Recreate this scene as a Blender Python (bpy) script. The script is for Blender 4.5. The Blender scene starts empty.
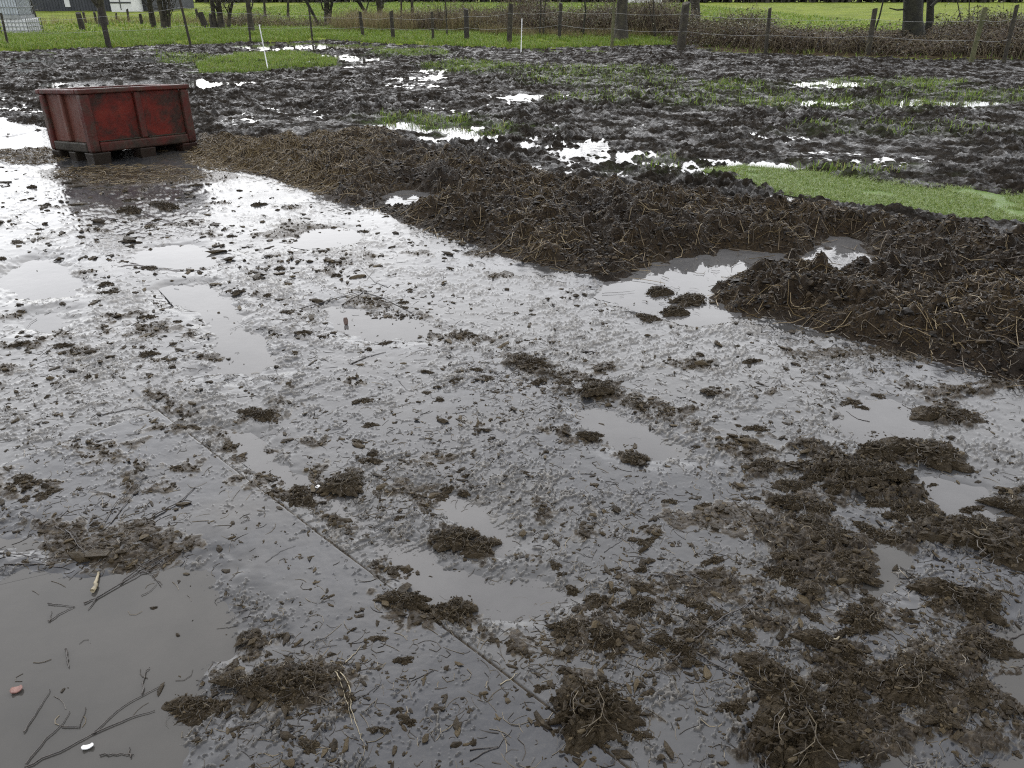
import bpy, bmesh, math, random
import numpy as np
from mathutils import Vector, Matrix

random.seed(11)
rng = np.random.default_rng(11)
scene = bpy.context.scene
COL = scene.collection
F_PX, CAM_H, Y_HOR = 770.0, 1.7, -12.0
TH = math.atan((384 - Y_HOR) / F_PX)
CT, ST = math.cos(TH), math.sin(TH)

# ------------------------------------------------------------------ geometry helpers
def at(px, py, z=0.0):
    """ground point seen at a photo pixel (plane of height z)"""
    yc = 384 - py
    Y = F_PX * CT + yc * ST
    Z = yc * CT - F_PX * ST
    t = (z - CAM_H) / Z
    return ((px - 512) * t, Y * t)

def at_depth(px, py, Yw):
    yc = 384 - py
    Y = F_PX * CT + yc * ST
    Z = yc * CT - F_PX * ST
    t = Yw / Y
    return Vector(((px - 512) * t, Yw, CAM_H + Z * t))

def poly(pts, extra=()):
    return np.array([at(*p) for p in pts] + list(extra), dtype=np.float64)

def ellipse(cx, cy, rx, ry, n=14):
    return np.array([at(cx + rx * math.cos(a), cy + ry * math.sin(a)) for a in np.linspace(0, 2 * math.pi, n, endpoint=False)])

_ga = np.linspace(0, 2 * np.pi, 256, endpoint=False)
_gx, _gy = np.cos(_ga).astype(np.float32), np.sin(_ga).astype(np.float32)

def _hash(ix, iy, seed):
    h = ix * np.uint32(374761393) + iy * np.uint32(668265263) + np.uint32((seed * 2246822519) & 0xFFFFFFFF)
    h ^= h >> np.uint32(13)
    h *= np.uint32(1274126177)
    h ^= h >> np.uint32(16)
    return (h & np.uint32(255)).astype(np.int32)

def perlin(x, y, lam, seed=0):
    u = np.asarray(x, np.float64) / lam + 1000.37
    v = np.asarray(y, np.float64) / lam + 1000.71
    fu, fv = np.floor(u), np.floor(v)
    fx, fy = (u - fu).astype(np.float32), (v - fv).astype(np.float32)
    ix, iy = fu.astype(np.int64).astype(np.uint32), fv.astype(np.int64).astype(np.uint32)
    one = np.uint32(1)
    def g(a, b, dx, dy):
        k = _hash(a, b, seed)
        return _gx[k] * dx + _gy[k] * dy
    wx = fx * fx * fx * (fx * (fx * 6 - 15) + 10)
    wy = fy * fy * fy * (fy * (fy * 6 - 15) + 10)
    a = g(ix, iy, fx, fy); b = g(ix + one, iy, fx - 1, fy)
    c = g(ix, iy + one, fx, fy - 1); d = g(ix + one, iy + one, fx - 1, fy - 1)
    return 1.5 * ((a + wx * (b - a)) * (1 - wy) + (c + wx * (d - c)) * wy)

def sstep(a, b, v):
    t = np.clip((v - a) / (b - a), 0, 1)
    return t * t * (3 - 2 * t)

def sdf(P, x, y):
    """signed distance to a closed polygon, negative inside"""
    d2 = np.full(x.shape, 1e18); ins = np.zeros(x.shape, bool)
    n = len(P)
    for i in range(n):
        ax, ay = P[i - 1]; bx, by = P[i]
        ex, ey = bx - ax, by - ay
        L = ex * ex + ey * ey + 1e-12
        t = np.clip(((x - ax) * ex + (y - ay) * ey) / L, 0, 1)
        dx, dy = x - ax - t * ex, y - ay - t * ey
        d2 = np.minimum(d2, dx * dx + dy * dy)
        if by != ay:
            cr = ((ay > y) != (by > y)) & (x < ex * (y - ay) / (by - ay) + ax)
            ins ^= cr
    d = np.sqrt(d2)
    return np.where(ins, -d, d)

def sdf_local(P, x, y, pad):
    """same, evaluated only near the polygon's box; +9 elsewhere"""
    out = np.full(x.shape, 9.0)
    lo, hi = P.min(0) - pad, P.max(0) + pad
    m = (x > lo[0]) & (x < hi[0]) & (y > lo[1]) & (y < hi[1])
    if m.any():
        out[m] = sdf(P, x[m], y[m])
    return out

# ------------------------------------------------------------------ layout of the ground
EDGE = [(0, 119), (40, 128), (110, 140), (190, 151), (203, 160), (250, 172), (300, 189), (340, 201), (385, 216),
        (430, 236), (480, 248), (520, 263), (560, 273), (610, 280), (645, 284), (700, 296), (716, 307), (760, 319),
        (830, 336), (900, 353), (960, 371), (1024, 393)]
FIELD = poly(EDGE, [(3.4, 2.35), (5.5, 0.3), (60, -20), (60, 60), (-60, 60), (-60, 22), (-14, 14.5)])
RIDGE = poly([(203, 160), (250, 172), (300, 189), (340, 201), (385, 216), (430, 236), (480, 248), (520, 263), (560, 273),
              (610, 280), (645, 284), (700, 296), (716, 307), (760, 319), (830, 336), (900, 353), (960, 371), (1024, 393)],
             [(3.4, 2.35), (5.0, 0.9), (6.5, 2.6)]) 
RIDGE = np.vstack([RIDGE, poly([(1024, 246), (960, 237), (860, 219), (760, 205), (700, 200), (600, 188), (520, 170), (430, 150),
                                (385, 133), (330, 140), (260, 146), (200, 137)])])
BORDER = [(-300, 60), (0, 53), (60, 50), (150, 46), (256, 43), (330, 41), (400, 45), (520, 50), (600, 47), (690, 47),
          (710, 53), (760, 55), (900, 60), (1024, 62), (1300, 70)]
MEADOW = poly(BORDER, [(40, 15), (400, 15), (400, 600), (-400, 600), (-400, 25), (-40, 25)])

PUDDLES = [  # name-free list: (polygon, depth, label)
    (ellipse(42, 280, 46, 20), .036, 'pale oval puddle on the slabs at the far left, below the red box'),
    (ellipse(50, 322, 24, 10), .03, 'little round puddle just below the pale oval one at the far left'),
    (poly([(160, 288), (210, 285), (240, 300), (245, 325), (272, 340), (278, 365), (245, 383), (205, 382), (212, 355), (205, 325), (175, 302)]), .034,
     'long crooked puddle of two joined pools in the middle of the left slabs'),
    (poly([(330, 311), (365, 310), (405, 318), (432, 330), (420, 341), (370, 343), (340, 330)]), .036, 'oval mirror puddle beside the forked twig'),
    (poly([(0, 575), (80, 566), (150, 560), (215, 570), (240, 605), (245, 640), (225, 665), (215, 700), (190, 740), (165, 800), (-120, 800), (-140, 640)]), .04,
     'largest murky puddle with floating twigs, nearest the viewer'),
    (poly([(-60, 530), (40, 532), (75, 542), (60, 556), (0, 560), (-70, 562)]), .03, 'narrow murky puddle above the largest one'),
    (poly([(410, 500), (450, 503), (490, 512), (522, 530), (515, 546), (480, 545), (440, 525)]), .03, 'shallow grey puddle right of the crumbled mud row'),
    (poly([(575, 408), (610, 408), (640, 422), (672, 440), (690, 456), (655, 458), (615, 448), (590, 430)]), .03, 'slanting puddle along the middle seam'),
    (poly([(385, 540), (440, 552), (520, 572), (560, 604), (530, 628), (470, 606), (415, 578)]), .03, 'pale milky slick hugging the lower half of the near seam'),
    (poly([(185, 416), (250, 440), (300, 476), (360, 528), (335, 520), (280, 482), (215, 440)]), .028, 'narrow bright slick along the upper half of the near seam'),
    (ellipse(885, 424, 34, 18), .03, 'oval puddle below the big muck bank'),
    (ellipse(962, 509, 24, 14), .045, 'small bright puddle ringed by brown mud heaps'),
    (ellipse(878, 568, 26, 30), .03, 'round dark puddle on the slab right of the mud heap'),
    (ellipse(1022, 672, 34, 40), .035, 'dark puddle cut by the right edge of the picture'),
    (ellipse(868, 748, 22, 22), .03, 'dark puddle between two mud heaps at the bottom'),
    (ellipse(1015, 765, 34, 26), .03, 'dark puddle in the bottom right corner'),
    (poly([(385, 196), (410, 190), (440, 197), (444, 206), (415, 208), (395, 204)]), .24, 'bright puddle caught inside the muck bank'),
    (poly([(630, 300), (645, 272), (680, 262), (720, 254), (770, 256), (768, 266), (730, 276), (705, 288), (708, 310), (690, 312)]), .26,
     'white bay of water cutting into the muck bank'),
    (poly([(790, 266), (815, 257), (845, 240), (856, 244), (848, 268), (815, 272)]), .28, 'ragged bright water between the muck heaps'),
    (ellipse(328, 238, 30, 8), .03, 'flat white puddle near the straw end of the muck bank'),
    (ellipse(172, 258, 42, 11), .03, 'white sheet of water on the slabs behind the crooked puddle'),
    (poly([(5, 140), (45, 130), (50, 148), (20, 152), (-60, 150), (-60, 132)]), .03, 'white sheet of water left of the red box'),
]
FLOODS = [poly([(380, 124), (420, 128), (470, 126), (520, 136), (575, 142), (640, 152), (700, 160), (760, 164), (790, 172), (725, 178), (650, 168),
                (560, 156), (480, 144), (420, 140)]),
          poly([(20, 86), (100, 80), (200, 82), (260, 84), (200, 92), (60, 92)]),
          ellipse(435, 70, 24, 3), ellipse(350, 58, 40, 4), ellipse(310, 47, 80, 4),
          ellipse(560, 52, 60, 2), ellipse(900, 104, 100, 4), ellipse(830, 86, 50, 3), ellipse(80, 60, 120, 3)]
POND = poly([(700, 172), (740, 167), (800, 172), (860, 178), (940, 188), (1040, 196), (1200, 212), (1200, 250), (1040, 226), (960, 220), (880, 212), (810, 202), (750, 190)])
GRASSY = [(poly([(196, 66), (240, 56), (300, 54), (338, 58), (336, 67), (290, 71), (240, 74), (200, 74)]), 1.0),
          (poly([(380, 118), (420, 118), (470, 122), (512, 130), (500, 138), (430, 134), (385, 128)]), .8),
          (ellipse(470, 68, 50, 5), .6), (ellipse(410, 54, 40, 4), .7), (ellipse(185, 60, 30, 5), .5), (ellipse(730, 88, 40, 5), .4),
          (ellipse(880, 86, 90, 6), .45), (ellipse(850, 106, 110, 7), .45), (ellipse(600, 82, 90, 8), .25), (ellipse(960, 100, 90, 8), .35), (ellipse(700, 100, 160, 9), .22), (ellipse(560, 72, 120, 6), .3), (ellipse(900, 132, 120, 8), .2),
          (ellipse(800, 175, 110, 5), .5), (ellipse(660, 165, 30, 6), .4)]
#  mud heaps smeared on the slabs: cx, cy, rx, ry (photo pixels), height m
HEAPS = [(830, 468, 34, 14, .07), (872, 488, 40, 15, .07), (910, 500, 40, 14, .06), (945, 532, 40, 14, .06), (1000, 545, 44, 18, .07),
         (1012, 500, 18, 12, .04), (815, 452, 34, 9, .05), (880, 459, 20, 8, .04), (925, 456, 38, 10, .05), (955, 420, 20, 6, .05),
         (818, 550, 46, 42, .035), (795, 508, 38, 10, .03), (800, 598, 28, 16, .035), (770, 470, 30, 9, .03), (740, 450, 26, 6, .02),
         (800, 745, 52, 20, .07), (840, 662, 34, 15, .04), (790, 690, 32, 14, .03), (905, 680, 66, 32, .028), (880, 620, 34, 10, .025),
         (985, 650, 24, 15, .045), (965, 605, 28, 9, .04), (900, 725, 60, 24, .025), (1000, 725, 18, 16, .03), (985, 700, 30, 14, .02),
         (590, 395, 28, 8, .03), (530, 368, 20, 10, .045), (630, 455, 16, 12, .03), (585, 440, 18, 6, .025), (660, 410, 30, 5, .015),
         (395, 316, 30, 5, .015), (450, 338, 26, 5, .015), (340, 490, 28, 6, .02), (410, 500, 34, 8, .02), (295, 500, 22, 10, .02),
         (455, 545, 32, 8, .022), (100, 546, 60, 24, .014), (290, 690, 46, 18, .02), (250, 650, 22, 14, .02),
         (335, 690, 20, 22, .016), (410, 605, 30, 9, .014), (452, 620, 34, 14, .014), (262, 418, 22, 5, .018), 
         (130, 178, 90, 10, .012), (28, 156, 34, 6, .06),  # first: straw mud plus the box's brown reflection, put into the ground colour
         (80, 180, 26, 5, .03), (300, 232, 50, 6, .012), (580, 640, 26, 14, .022), (560, 655, 20, 10, .018), (625, 640, 16, 20, .022),
         (690, 650, 22, 16, .024), (760, 628, 30, 8, .018), (960, 390, 40, 8, .03), (850, 355, 60, 6, .015), (690, 300, 30, 5, .03),
         (720, 520, 50, 12, .01), (700, 590, 60, 16, .01), (150, 540, 40, 16, .01)]
_h = random.Random(5)
HEAPS += [(_h.uniform(-20, 185), _h.uniform(305, 500), _h.uniform(7, 24), _h.uniform(2.5, 6), .014) for _ in range(34)]
HEAPS += [(_h.uniform(180, 560), _h.uniform(300, 520), _h.uniform(5, 15), _h.uniform(2, 5), .014) for _ in range(22)]
_s2 = [(345, 297), (430, 325), (500, 350), (560, 378), (650, 410), (700, 430), (760, 450), (830, 482)]; _s1 = [(150, 396), (256, 474), (330, 530), (400, 580), (470, 632), (560, 690)]
for _ls, _n, _o in ((_s2, 26, 0), (_s1, 26, 9)):
    for _ in range(_n):
        _i = _h.randrange(len(_ls) - 1); _f = _h.random(); HEAPS.append((_ls[_i][0] + _f * (_ls[_i + 1][0] - _ls[_i][0]) + _o, _ls[_i][1] + _f * (_ls[_i + 1][1] - _ls[_i][1]) + _h.uniform(-4, 2), _h.uniform(8, 20), _h.uniform(2, 5), .014))
HEAPS += [(_h.uniform(520, 1010), _h.uniform(340, 740), _h.uniform(6, 18), _h.uniform(3, 7), .016) for _ in range(34)]
HEAPS += [(_h.uniform(0, 620), _h.uniform(185, 300), _h.uniform(6, 18), _h.uniform(1.5, 3), .016) for _ in range(26)]
def blot(cx, cy, rx, ry, n=16):
    a0, k1, k2 = _h.uniform(0, 6), _h.uniform(.1, .35), _h.uniform(.1, .3); sk = _h.uniform(-.5, .9)
    pts = []
    for a in np.linspace(0, 2 * math.pi, n, endpoint=False):
        q = 1 + k1 * math.sin(2 * a + a0) + k2 * math.sin(3 * a + 2 * a0)
        pts.append(at(cx + q * (rx * math.cos(a) + sk * ry * math.sin(a)), cy + q * ry * math.sin(a)))
    return np.array(pts)
HEAPS = [(blot(a, b, c, d), h) for a, b, c, d, h in HEAPS if b > 128]
NS, NT = (.690, .724), (.724, -.690)          # across / along the strips of slabs
SEAMS = (-.36, 1.09, 2.54)

def ground(x, y, fine=True):
    """height of the ground and what lies there; returns z, mud, straw, green, region"""
    x = np.asarray(x, np.float64); y = np.asarray(y, np.float64)
    w1, w2 = perlin(x, y, .5, 1), perlin(x, y, .5, 2)
    w3, w4 = perlin(x, y, .11, 3) + .5 * perlin(x, y, .045, 7), perlin(x, y, .11, 4) + .5 * perlin(x, y, .045, 8)
    wx, wy = x + .09 * w1 + .035 * w3, y + .09 * w2 + .035 * w4
    sF = -sdf(FIELD, wx, wy)
    sR = -sdf(RIDGE, wx, wy)
    sM = -sdf(MEADOW, x + .5 * w1, y + .5 * w2)
    z = np.zeros(x.shape); mud = np.zeros(x.shape); straw = np.zeros(x.shape); green = np.zeros(x.shape); silt_sheen = np.zeros(x.shape)
    # puddles dip into whatever is there
    dip = np.zeros(x.shape); depth = np.zeros(x.shape); mdip = np.zeros(x.shape); bigk = np.zeros(x.shape)
    for ip, (P, dp, _) in enumerate(PUDDLES):
        big = dp > .1
        sd = sdf_local(P, wx, wy, .5)
        k = sstep(.32, -.04, sd) if big else sstep(.15, -.14, sd)
        dip = np.maximum(dip, k)
        if big: bigk = np.maximum(bigk, k)
        else: depth = np.maximum(depth, k * dp)
        if ip in (0, 1, 2, 4, 5): mdip = np.maximum(mdip, (sd < .3) * 1.0)
    # ---------------- slabs
    m = sF < .35
    X, Y = x[m], y[m]
    s = NS[0] * X + NS[1] * Y; t = NT[0] * X + NT[1] * Y
    js = np.floor((s - SEAMS[0]) / 1.45); jt = 0 * t
    tilt = _hash(js.astype(np.int64).astype(np.uint32), jt.astype(np.int64).astype(np.uint32), 5) / 128.0 - 1
    ls = (s - SEAMS[0]) / 1.45 - js - .5; lt = (t + 3.24) / 6.0 - jt - .5
    zp = .014 + .006 * perlin(X, Y, 1.2, 10) + .003 * perlin(X, Y, .45, 11) + tilt * ls * .010 
    near = (s < SEAMS[1]) & (t > -3.24)
    edge = sstep(SEAMS[1] - .55, SEAMS[1] - .15, s) * near
    zp += near * (.005 + .003 * ls) - .004 * (s > SEAMS[2])
    ds = np.abs(ls * 1.45 - np.sign(ls) * .725); dt = np.where(s < SEAMS[1], np.abs(t + 3.24), 9.0)
    open_ = np.where(np.abs(s - SEAMS[1]) < .1, (t > -3.3) * sstep(-.75, -.25, perlin(X, Y, .16, 12)), sstep(-.1, .3, perlin(X, Y, .4, 12)))
    gap = np.maximum(sstep(.006, .002, ds), .9 * sstep(.010, .004, dt)) * open_
    zp -= .004 * gap
    cov = .7 * perlin(X, Y, .8, 13) + .6 * perlin(X, Y, .3, 14) + .8 * perlin(t * .2 + .3 * perlin(X, Y, .9, 55), s, .24, 56)
    only_far = near & (mdip[m] < .5)
    dc = np.where(only_far, 0, dip[m])
    def streak(a, sd):
        ca, sa = math.cos(a), math.sin(a)
        return perlin((X * ca + Y * sa) * .30, -X * sa + Y * ca, .042, sd)
    kk = sstep(-.25, .25, perlin(X, Y, .7, 15))
    st1 = streak(.55, 16) * kk + streak(1.25, 17) * (1 - kk)
    r1 = 1 - 3.4 * np.abs(st1); r2 = 1 - 3.4 * np.abs(perlin(X, Y, .034, 18)); r3 = 1 - 3.2 * np.abs(streak(.9, 57) + .35 * perlin(X, Y, .05, 58))
    lum = .46 * np.maximum(np.maximum(r1, .62 * r2), r3) + .30 * perlin(X, Y, .07, 59) + .26 * perlin(X, Y, .015, 19)
    bare = near * (.05 + .12 * edge)
    thr = .40 - .30 * cov + bare
    c = np.clip(lum + .22 * perlin(X, Y, .0075, 9) - thr, 0, 1.2)
    c = c * (1 - .93 * sstep(.2, .95, dc))
    zp += .0040 * sstep(0, .13, c) + .0120 * np.minimum(c, .55) + .0009 * perlin(X, Y, .06, 20) * (1 - dc) + .0003 * perlin(X, Y, .02, 21)
    pm = np.zeros(X.shape); hp = np.zeros(X.shape)
    jx, jy = X + .05 * w1[m] + .05 * w3[m] + .012 * perlin(X, Y, .035, 22), Y + .05 * w2[m] + .05 * w4[m] + .012 * perlin(X, Y, .035, 23)
    for P, h in HEAPS:
        sd = sdf_local(P, jx, jy, .25)
        k = sstep(.07, -.10, sd)
        hp = np.maximum(hp, k * h); pm = np.maximum(pm, k)
    bl = .9 * np.abs(perlin(X, Y, .11, 24)) + .8 * np.abs(perlin(X, Y, .05, 25)) + .55 * np.abs(perlin(X, Y, .022, 26)) + .2 * perlin(X, Y, .011, 27)
    lumpy = sstep(.34, .74, pm * (.20 + 1.75 * bl))
    zp += hp * .55 * lumpy * (.25 + 1.1 * bl)
    zp -= np.where(only_far, 0, depth[m]) * .9
    zp = zp * (1 - bigk[m]) - .03 * bigk[m]
    zpav = zp
    st_ = .42 + .75 * perlin(X, Y, 1.3, 28) + .45 * perlin(X, Y, .4, 29) + .5 * sstep(.5, .05, s - SEAMS[1]) + .12 * sstep(3.6, 5.5, Y) - .30 * sstep(3.4, 2.3, Y) + .3 * (s > SEAMS[2])  # silt, with a far lift that puts some sky reflection into the colour
    silt_sheen[m] = np.clip(np.where(near, .06 + .2 * perlin(X, Y, .4, 29) - .1 * edge, st_), 0, 1)
    mp = np.clip(np.maximum(np.minimum(c * 2.2, .5), np.maximum(.5 * (lumpy > .02) + .5 * lumpy, 1.0 * gap)), 0, 1)
    z[m] = zpav; mud[m] = mp
    # ---------------- trampled field and muck bank
    m = (sF > -.35)
    X, Y = x[m], y[m]
    low = .75 * perlin(X, Y, 2.6, 30) + .75 * perlin(X, Y, .8, 31) + .4 * perlin(X, Y, .33, 38)
    cl = (.060 * np.abs(perlin(X, Y, .36, 32)) + .070 * np.abs(perlin(X, Y, .17, 33)) + .045 * np.abs(perlin(X, Y, .085, 34))
          - .030 * np.abs(perlin(X, Y, .06, 35)) + .014 * perlin(X, Y, .03, 36)) * (.8 + .6 * perlin(X, Y, 1.9, 37))
    zf = .012 + .024 * low + cl * 1.05
    zf -= .012 * sstep(4, -8, X) * sstep(9, 14, Y)
    fl = np.zeros(X.shape)
    WX, WY = X + .25 * w1[m] + .06 * w3[m], Y + .35 * w2[m] + .06 * w4[m]
    for P in FLOODS:
        fl = np.maximum(fl, sstep(.30, -.25, sdf_local(P, WX, WY, 1.0)))
    pd = sstep(.12, -.25, sdf_local(POND, WX, WY, 1.0))
    zf -= .062 * fl * np.clip(.95 + 1.2 * perlin(X, Y, .4, 39), .1, 1.4)
    zf = zf * (1 - pd) + (-.02 + .02 * perlin(X, Y, .3, 39)) * pd
    gr = np.zeros(X.shape)
    for P, g in GRASSY:
        gr = np.maximum(gr, g * sstep(.5, -.5, sdf_local(P, X + .6 * w1[m], Y + .6 * w2[m], 1.2)))
    zf = zf + gr * (gr > .9) * .03
    r = sR[m]
    Hr = .035 + .06 * perlin(X, Y, 1.1, 40) + .11 * sstep(1.2, 2.4, X) * sstep(4.6, 3.4, Y)
    ck = .62 * (.20 * np.abs(perlin(X, Y, .40, 41)) + .19 * np.abs(perlin(X, Y, .18, 42)) + .10 * np.abs(perlin(X, Y, .085, 43))
          + .030 * np.abs(perlin(X, Y, .038, 44)) + .016 * perlin(X, Y, .019, 45) + .007 * perlin(X, Y, .010, 46))
    zr = .012 + sstep(-.05, .6, r) * Hr + sstep(-.08, .30, r) * ck
    k = sstep(-.03, .10, r)
    zz = zf * (1 - k) + zr * k
    b = sstep(-.02, .12, sF[m])
    zz = z[m] * (1 - b) + zz * b
    dd = bigk[m]
    zz = zz * (1 - dd) + (-.035 + .022 * perlin(X, Y, .09, 49) * 1.5) * dd
    z[m] = zz; mud[m] = np.maximum(mud[m] * (1 - b), b)
    green[m] = gr * b
    straw[m] = k * np.clip(.30 + .55 * perlin(X, Y, .7, 47) + .8 * sstep(-1.0, -2.6, X) + .12 * sstep(0, .3, perlin(X, Y, .2, 48)), 0, 1)
    # ---------------- meadow
    m = sM > -.6
    X, Y = x[m], y[m]
    zm = .07 + .05 * perlin(X, Y, 1.7, 50) + .035 * perlin(X, Y, .45, 51) + .1 * sstep(0, 3, sM[m])
    k = sstep(-.25, .45, sM[m])
    z[m] = z[m] * (1 - k) + zm * k
    green[m] = np.maximum(green[m], k)
    straw[m] = np.where(sM[m] > 0, sstep(4.2, 5.6, X + .6 * w1[m]) * sstep(5.0, 3.6, sM[m] + .5 * w2[m]), straw[m])
    region = np.where(sM > 0, 3, np.where(sF < 0.0, 0, np.where(sR > 0.0, 2, 1)))
    return z, mud, np.where(region == 0, silt_sheen, straw), green, region

def ground_chunks(x, y, n=250000):
    o = [ground(x[i:i + n], y[i:i + n]) for i in range(0, len(x), n)]
    return [np.concatenate([q[k] for q in o]) for k in range(5)]

# ------------------------------------------------------------------ mesh helpers
def new_mesh(name, V, loops, totals, mats, smooth=False, mat_idx=None):
    me = bpy.data.meshes.new(name)
    V = np.asarray(V, np.float32); loops = np.asarray(loops, np.int32); totals = np.asarray(totals, np.int32)
    me.vertices.add(len(V)); me.vertices.foreach_set('co', V.ravel())
    me.loops.add(len(loops)); me.loops.foreach_set('vertex_index', loops)
    me.polygons.add(len(totals))
    st = np.concatenate([[0], np.cumsum(totals)[:-1]]).astype(np.int32)
    me.polygons.foreach_set('loop_start', st)
    if mat_idx is not None:
        me.polygons.foreach_set('material_index', np.asarray(mat_idx, np.int32))
    me.polygons.foreach_set('use_smooth', np.full(len(totals), smooth, bool))
    for m in mats: me.materials.append(m)
    me.update(calc_edges=True); me.validate()
    return me

def link(name, me, parent=None, **props):
    o = bpy.data.objects.new(name, me)
    COL.objects.link(o)
    if parent: o.parent = parent
    for k, v in props.items():
        if v is not None: o[k] = v
    return o

def empty(name, loc, rz=0, **props):
    o = bpy.data.objects.new(name, None); COL.objects.link(o)
    o.location = loc; o.rotation_euler = (0, 0, rz); o.empty_display_size = .2
    for k, v in props.items():
        if v is not None: o[k] = v
    return o

def tubes(P, R, sides=3, caps=True):
    """P [N,K,3] centre lines, R [N,K] radii -> verts, loops, totals"""
    P = np.asarray(P, np.float64); R = np.asarray(R, np.float64)
    N, K, _ = P.shape
    T = np.gradient(P, axis=1)
    T /= np.linalg.norm(T, axis=2, keepdims=True) + 1e-9
    up = np.where(np.abs(T[..., 2:3]) > .9, np.array([1., 0, 0]), np.array([0, 0, 1.]))
    A = np.cross(T, up); A /= np.linalg.norm(A, axis=2, keepdims=True) + 1e-9
    B = np.cross(T, A)
    an = np.arange(sides) * 2 * np.pi / sides
    V = P[:, :, None, :] + R[:, :, None, None] * (A[:, :, None, :] * np.cos(an)[None, None, :, None] + B[:, :, None, :] * np.sin(an)[None, None, :, None])
    idx = np.arange(N * K * sides).reshape(N, K, sides)
    a = idx[:, :-1, :]; b = np.roll(idx, -1, 2)[:, :-1, :]; c = np.roll(idx, -1, 2)[:, 1:, :]; d = idx[:, 1:, :]
    q = np.stack([a, b, c, d], -1).reshape(-1, 4)
    loops = [q.ravel()]; tot = [np.full(len(q), 4)]
    if caps:
        loops += [idx[:, -1, ::-1].ravel(), idx[:, 0, :].ravel()]; tot += [np.full(N, sides), np.full(N, sides)]
    return V.reshape(-1, 3), np.concatenate(loops), np.concatenate(tot)

class Acc:
    """collects pieces into one mesh"""
    def __init__(s): s.V = []; s.L = []; s.T = []; s.M = []; s.n = 0
    def add(s, V, L, T, mat=0):
        V = np.asarray(V, np.float64).reshape(-1, 3)
        s.V.append(V); s.L.append(np.asarray(L).ravel() + s.n); s.T.append(np.asarray(T).ravel()); s.M.append(np.full(len(s.T[-1]), mat)); s.n += len(V)
    def box(s, c, d, mat=0, M=None):
        c = np.array(c, float); d = np.array(d, float) / 2
        V = np.array([[x, y, z] for x in (-1, 1) for y in (-1, 1) for z in (-1, 1)], float) * d + c
        if M is not None: V = V @ np.array(M.to_3x3()).T + np.array(M.translation)
        s.add(V, [0, 1, 3, 2, 4, 6, 7, 5, 0, 4, 5, 1, 2, 3, 7, 6, 0, 2, 6, 4, 1, 5, 7, 3], [4] * 6, mat)
    def tube(s, pts, rad, sides=6, mat=0):
        P = np.array(pts, float)[None]; R = np.broadcast_to(np.asarray(rad, float), (1, len(pts)))
        s.add(*tubes(P, R, sides), mat)
    def mesh(s, name, mats, smooth=False):
        return new_mesh(name, np.concatenate(s.V), np.concatenate(s.L), np.concatenate(s.T), mats, smooth, np.concatenate(s.M))

def bevel(o, w, seg=2):
    m = o.modifiers.new('bevel', 'BEVEL'); m.width = w; m.segments = seg; m.limit_method = 'ANGLE'
    return o

def blades(x, y, z, h, w, lean, mat_name=None):
    """upright thin tapering two-piece blades"""
    n = len(x)
    a = rng.uniform(0, 2 * np.pi, n); ca, sa = np.cos(a), np.sin(a)
    b = rng.uniform(0, 2 * np.pi, n); lx, ly = np.cos(b) * lean * h, np.sin(b) * lean * h
    base = np.stack([x, y, z - .01], 1)
    hx = np.stack([ca * w / 2, sa * w / 2, 0 * w], 1)
    mid = base + np.stack([lx * .35, ly * .35, h * .6], 1)
    tip = base + np.stack([lx, ly, h * (1 - .3 * np.minimum(lean, 1))], 1)
    V = np.stack([base - hx, base + hx, mid + hx * .75, mid - hx * .75, tip], 1).reshape(-1, 3)
    i = np.arange(n)[:, None] * 5
    L = np.concatenate([i + np.array([[0, 1, 2, 3]]), i + np.array([[3, 2, 4]])], 1).ravel()
    T = np.tile([4, 3], n)
    return V, L, T

# ------------------------------------------------------------------ materials
def mat(name):
    m = bpy.data.materials.new(name); m.use_nodes = True
    nt = m.node_tree; b = nt.nodes['Principled BSDF']
    return m, nt, b

class N:
    def __init__(s, nt):
        s.nt = nt; s.g = nt.nodes.new('ShaderNodeNewGeometry')
    def noise(s, scale, detail=4, rough=.55, vec=None, dist=0.0):
        n = s.nt.nodes.new('ShaderNodeTexNoise'); n.inputs['Scale'].default_value = scale
        n.inputs['Detail'].default_value = detail; n.inputs['Roughness'].default_value = rough; n.inputs['Distortion'].default_value = dist
        s.nt.links.new(vec if vec else s.g.outputs['Position'], n.inputs['Vector']); return n.outputs['Fac']
    def attr(s, name):
        n = s.nt.nodes.new('ShaderNodeAttribute'); n.attribute_name = name; return n.outputs['Fac']
    def ramp(s, fac, stops):
        n = s.nt.nodes.new('ShaderNodeValToRGB'); e = n.color_ramp.elements
        while len(e) < len(stops): e.new(.5)
        for q, (p, c) in zip(e, stops):
            q.position = p; q.color = (*c, 1) if not isinstance(c, (int, float)) else (c, c, c, 1)
        s.nt.links.new(fac, n.inputs['Fac']); return n.outputs['Color']
    def mix(s, f, a, b, mode='MIX'):
        n = s.nt.nodes.new('ShaderNodeMix'); n.data_type = 'RGBA'; n.blend_type = mode
        for sock, v in ((n.inputs[0], f), (n.inputs[6], a), (n.inputs[7], b)): s.put(sock, v)
        return n.outputs[2]
    def put(s, sock, v):
        if hasattr(v, 'is_linked'): s.nt.links.new(v, sock)
        elif isinstance(v, (int, float)):
            sock.default_value = v if sock.type == 'VALUE' else (v, v, v, 1)
        else: sock.default_value = (*v, 1)
    def math(s, op, a, b=0.0, clamp=False):
        n = s.nt.nodes.new('ShaderNodeMath'); n.operation = op; n.use_clamp = clamp
        s.put(n.inputs[0], a); s.put(n.inputs[1], b); return n.outputs[0]
    def bump(s, h, dist, strength=1.0, normal=None):
        n = s.nt.nodes.new('ShaderNodeBump'); n.inputs['Distance'].default_value = dist; n.inputs['Strength'].default_value = strength
        s.nt.links.new(h, n.inputs['Height'])
        if normal: s.nt.links.new(normal, n.inputs['Normal'])
        return n.outputs['Normal']
    def island(s): return s.g.outputs['Random Per Island']

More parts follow.
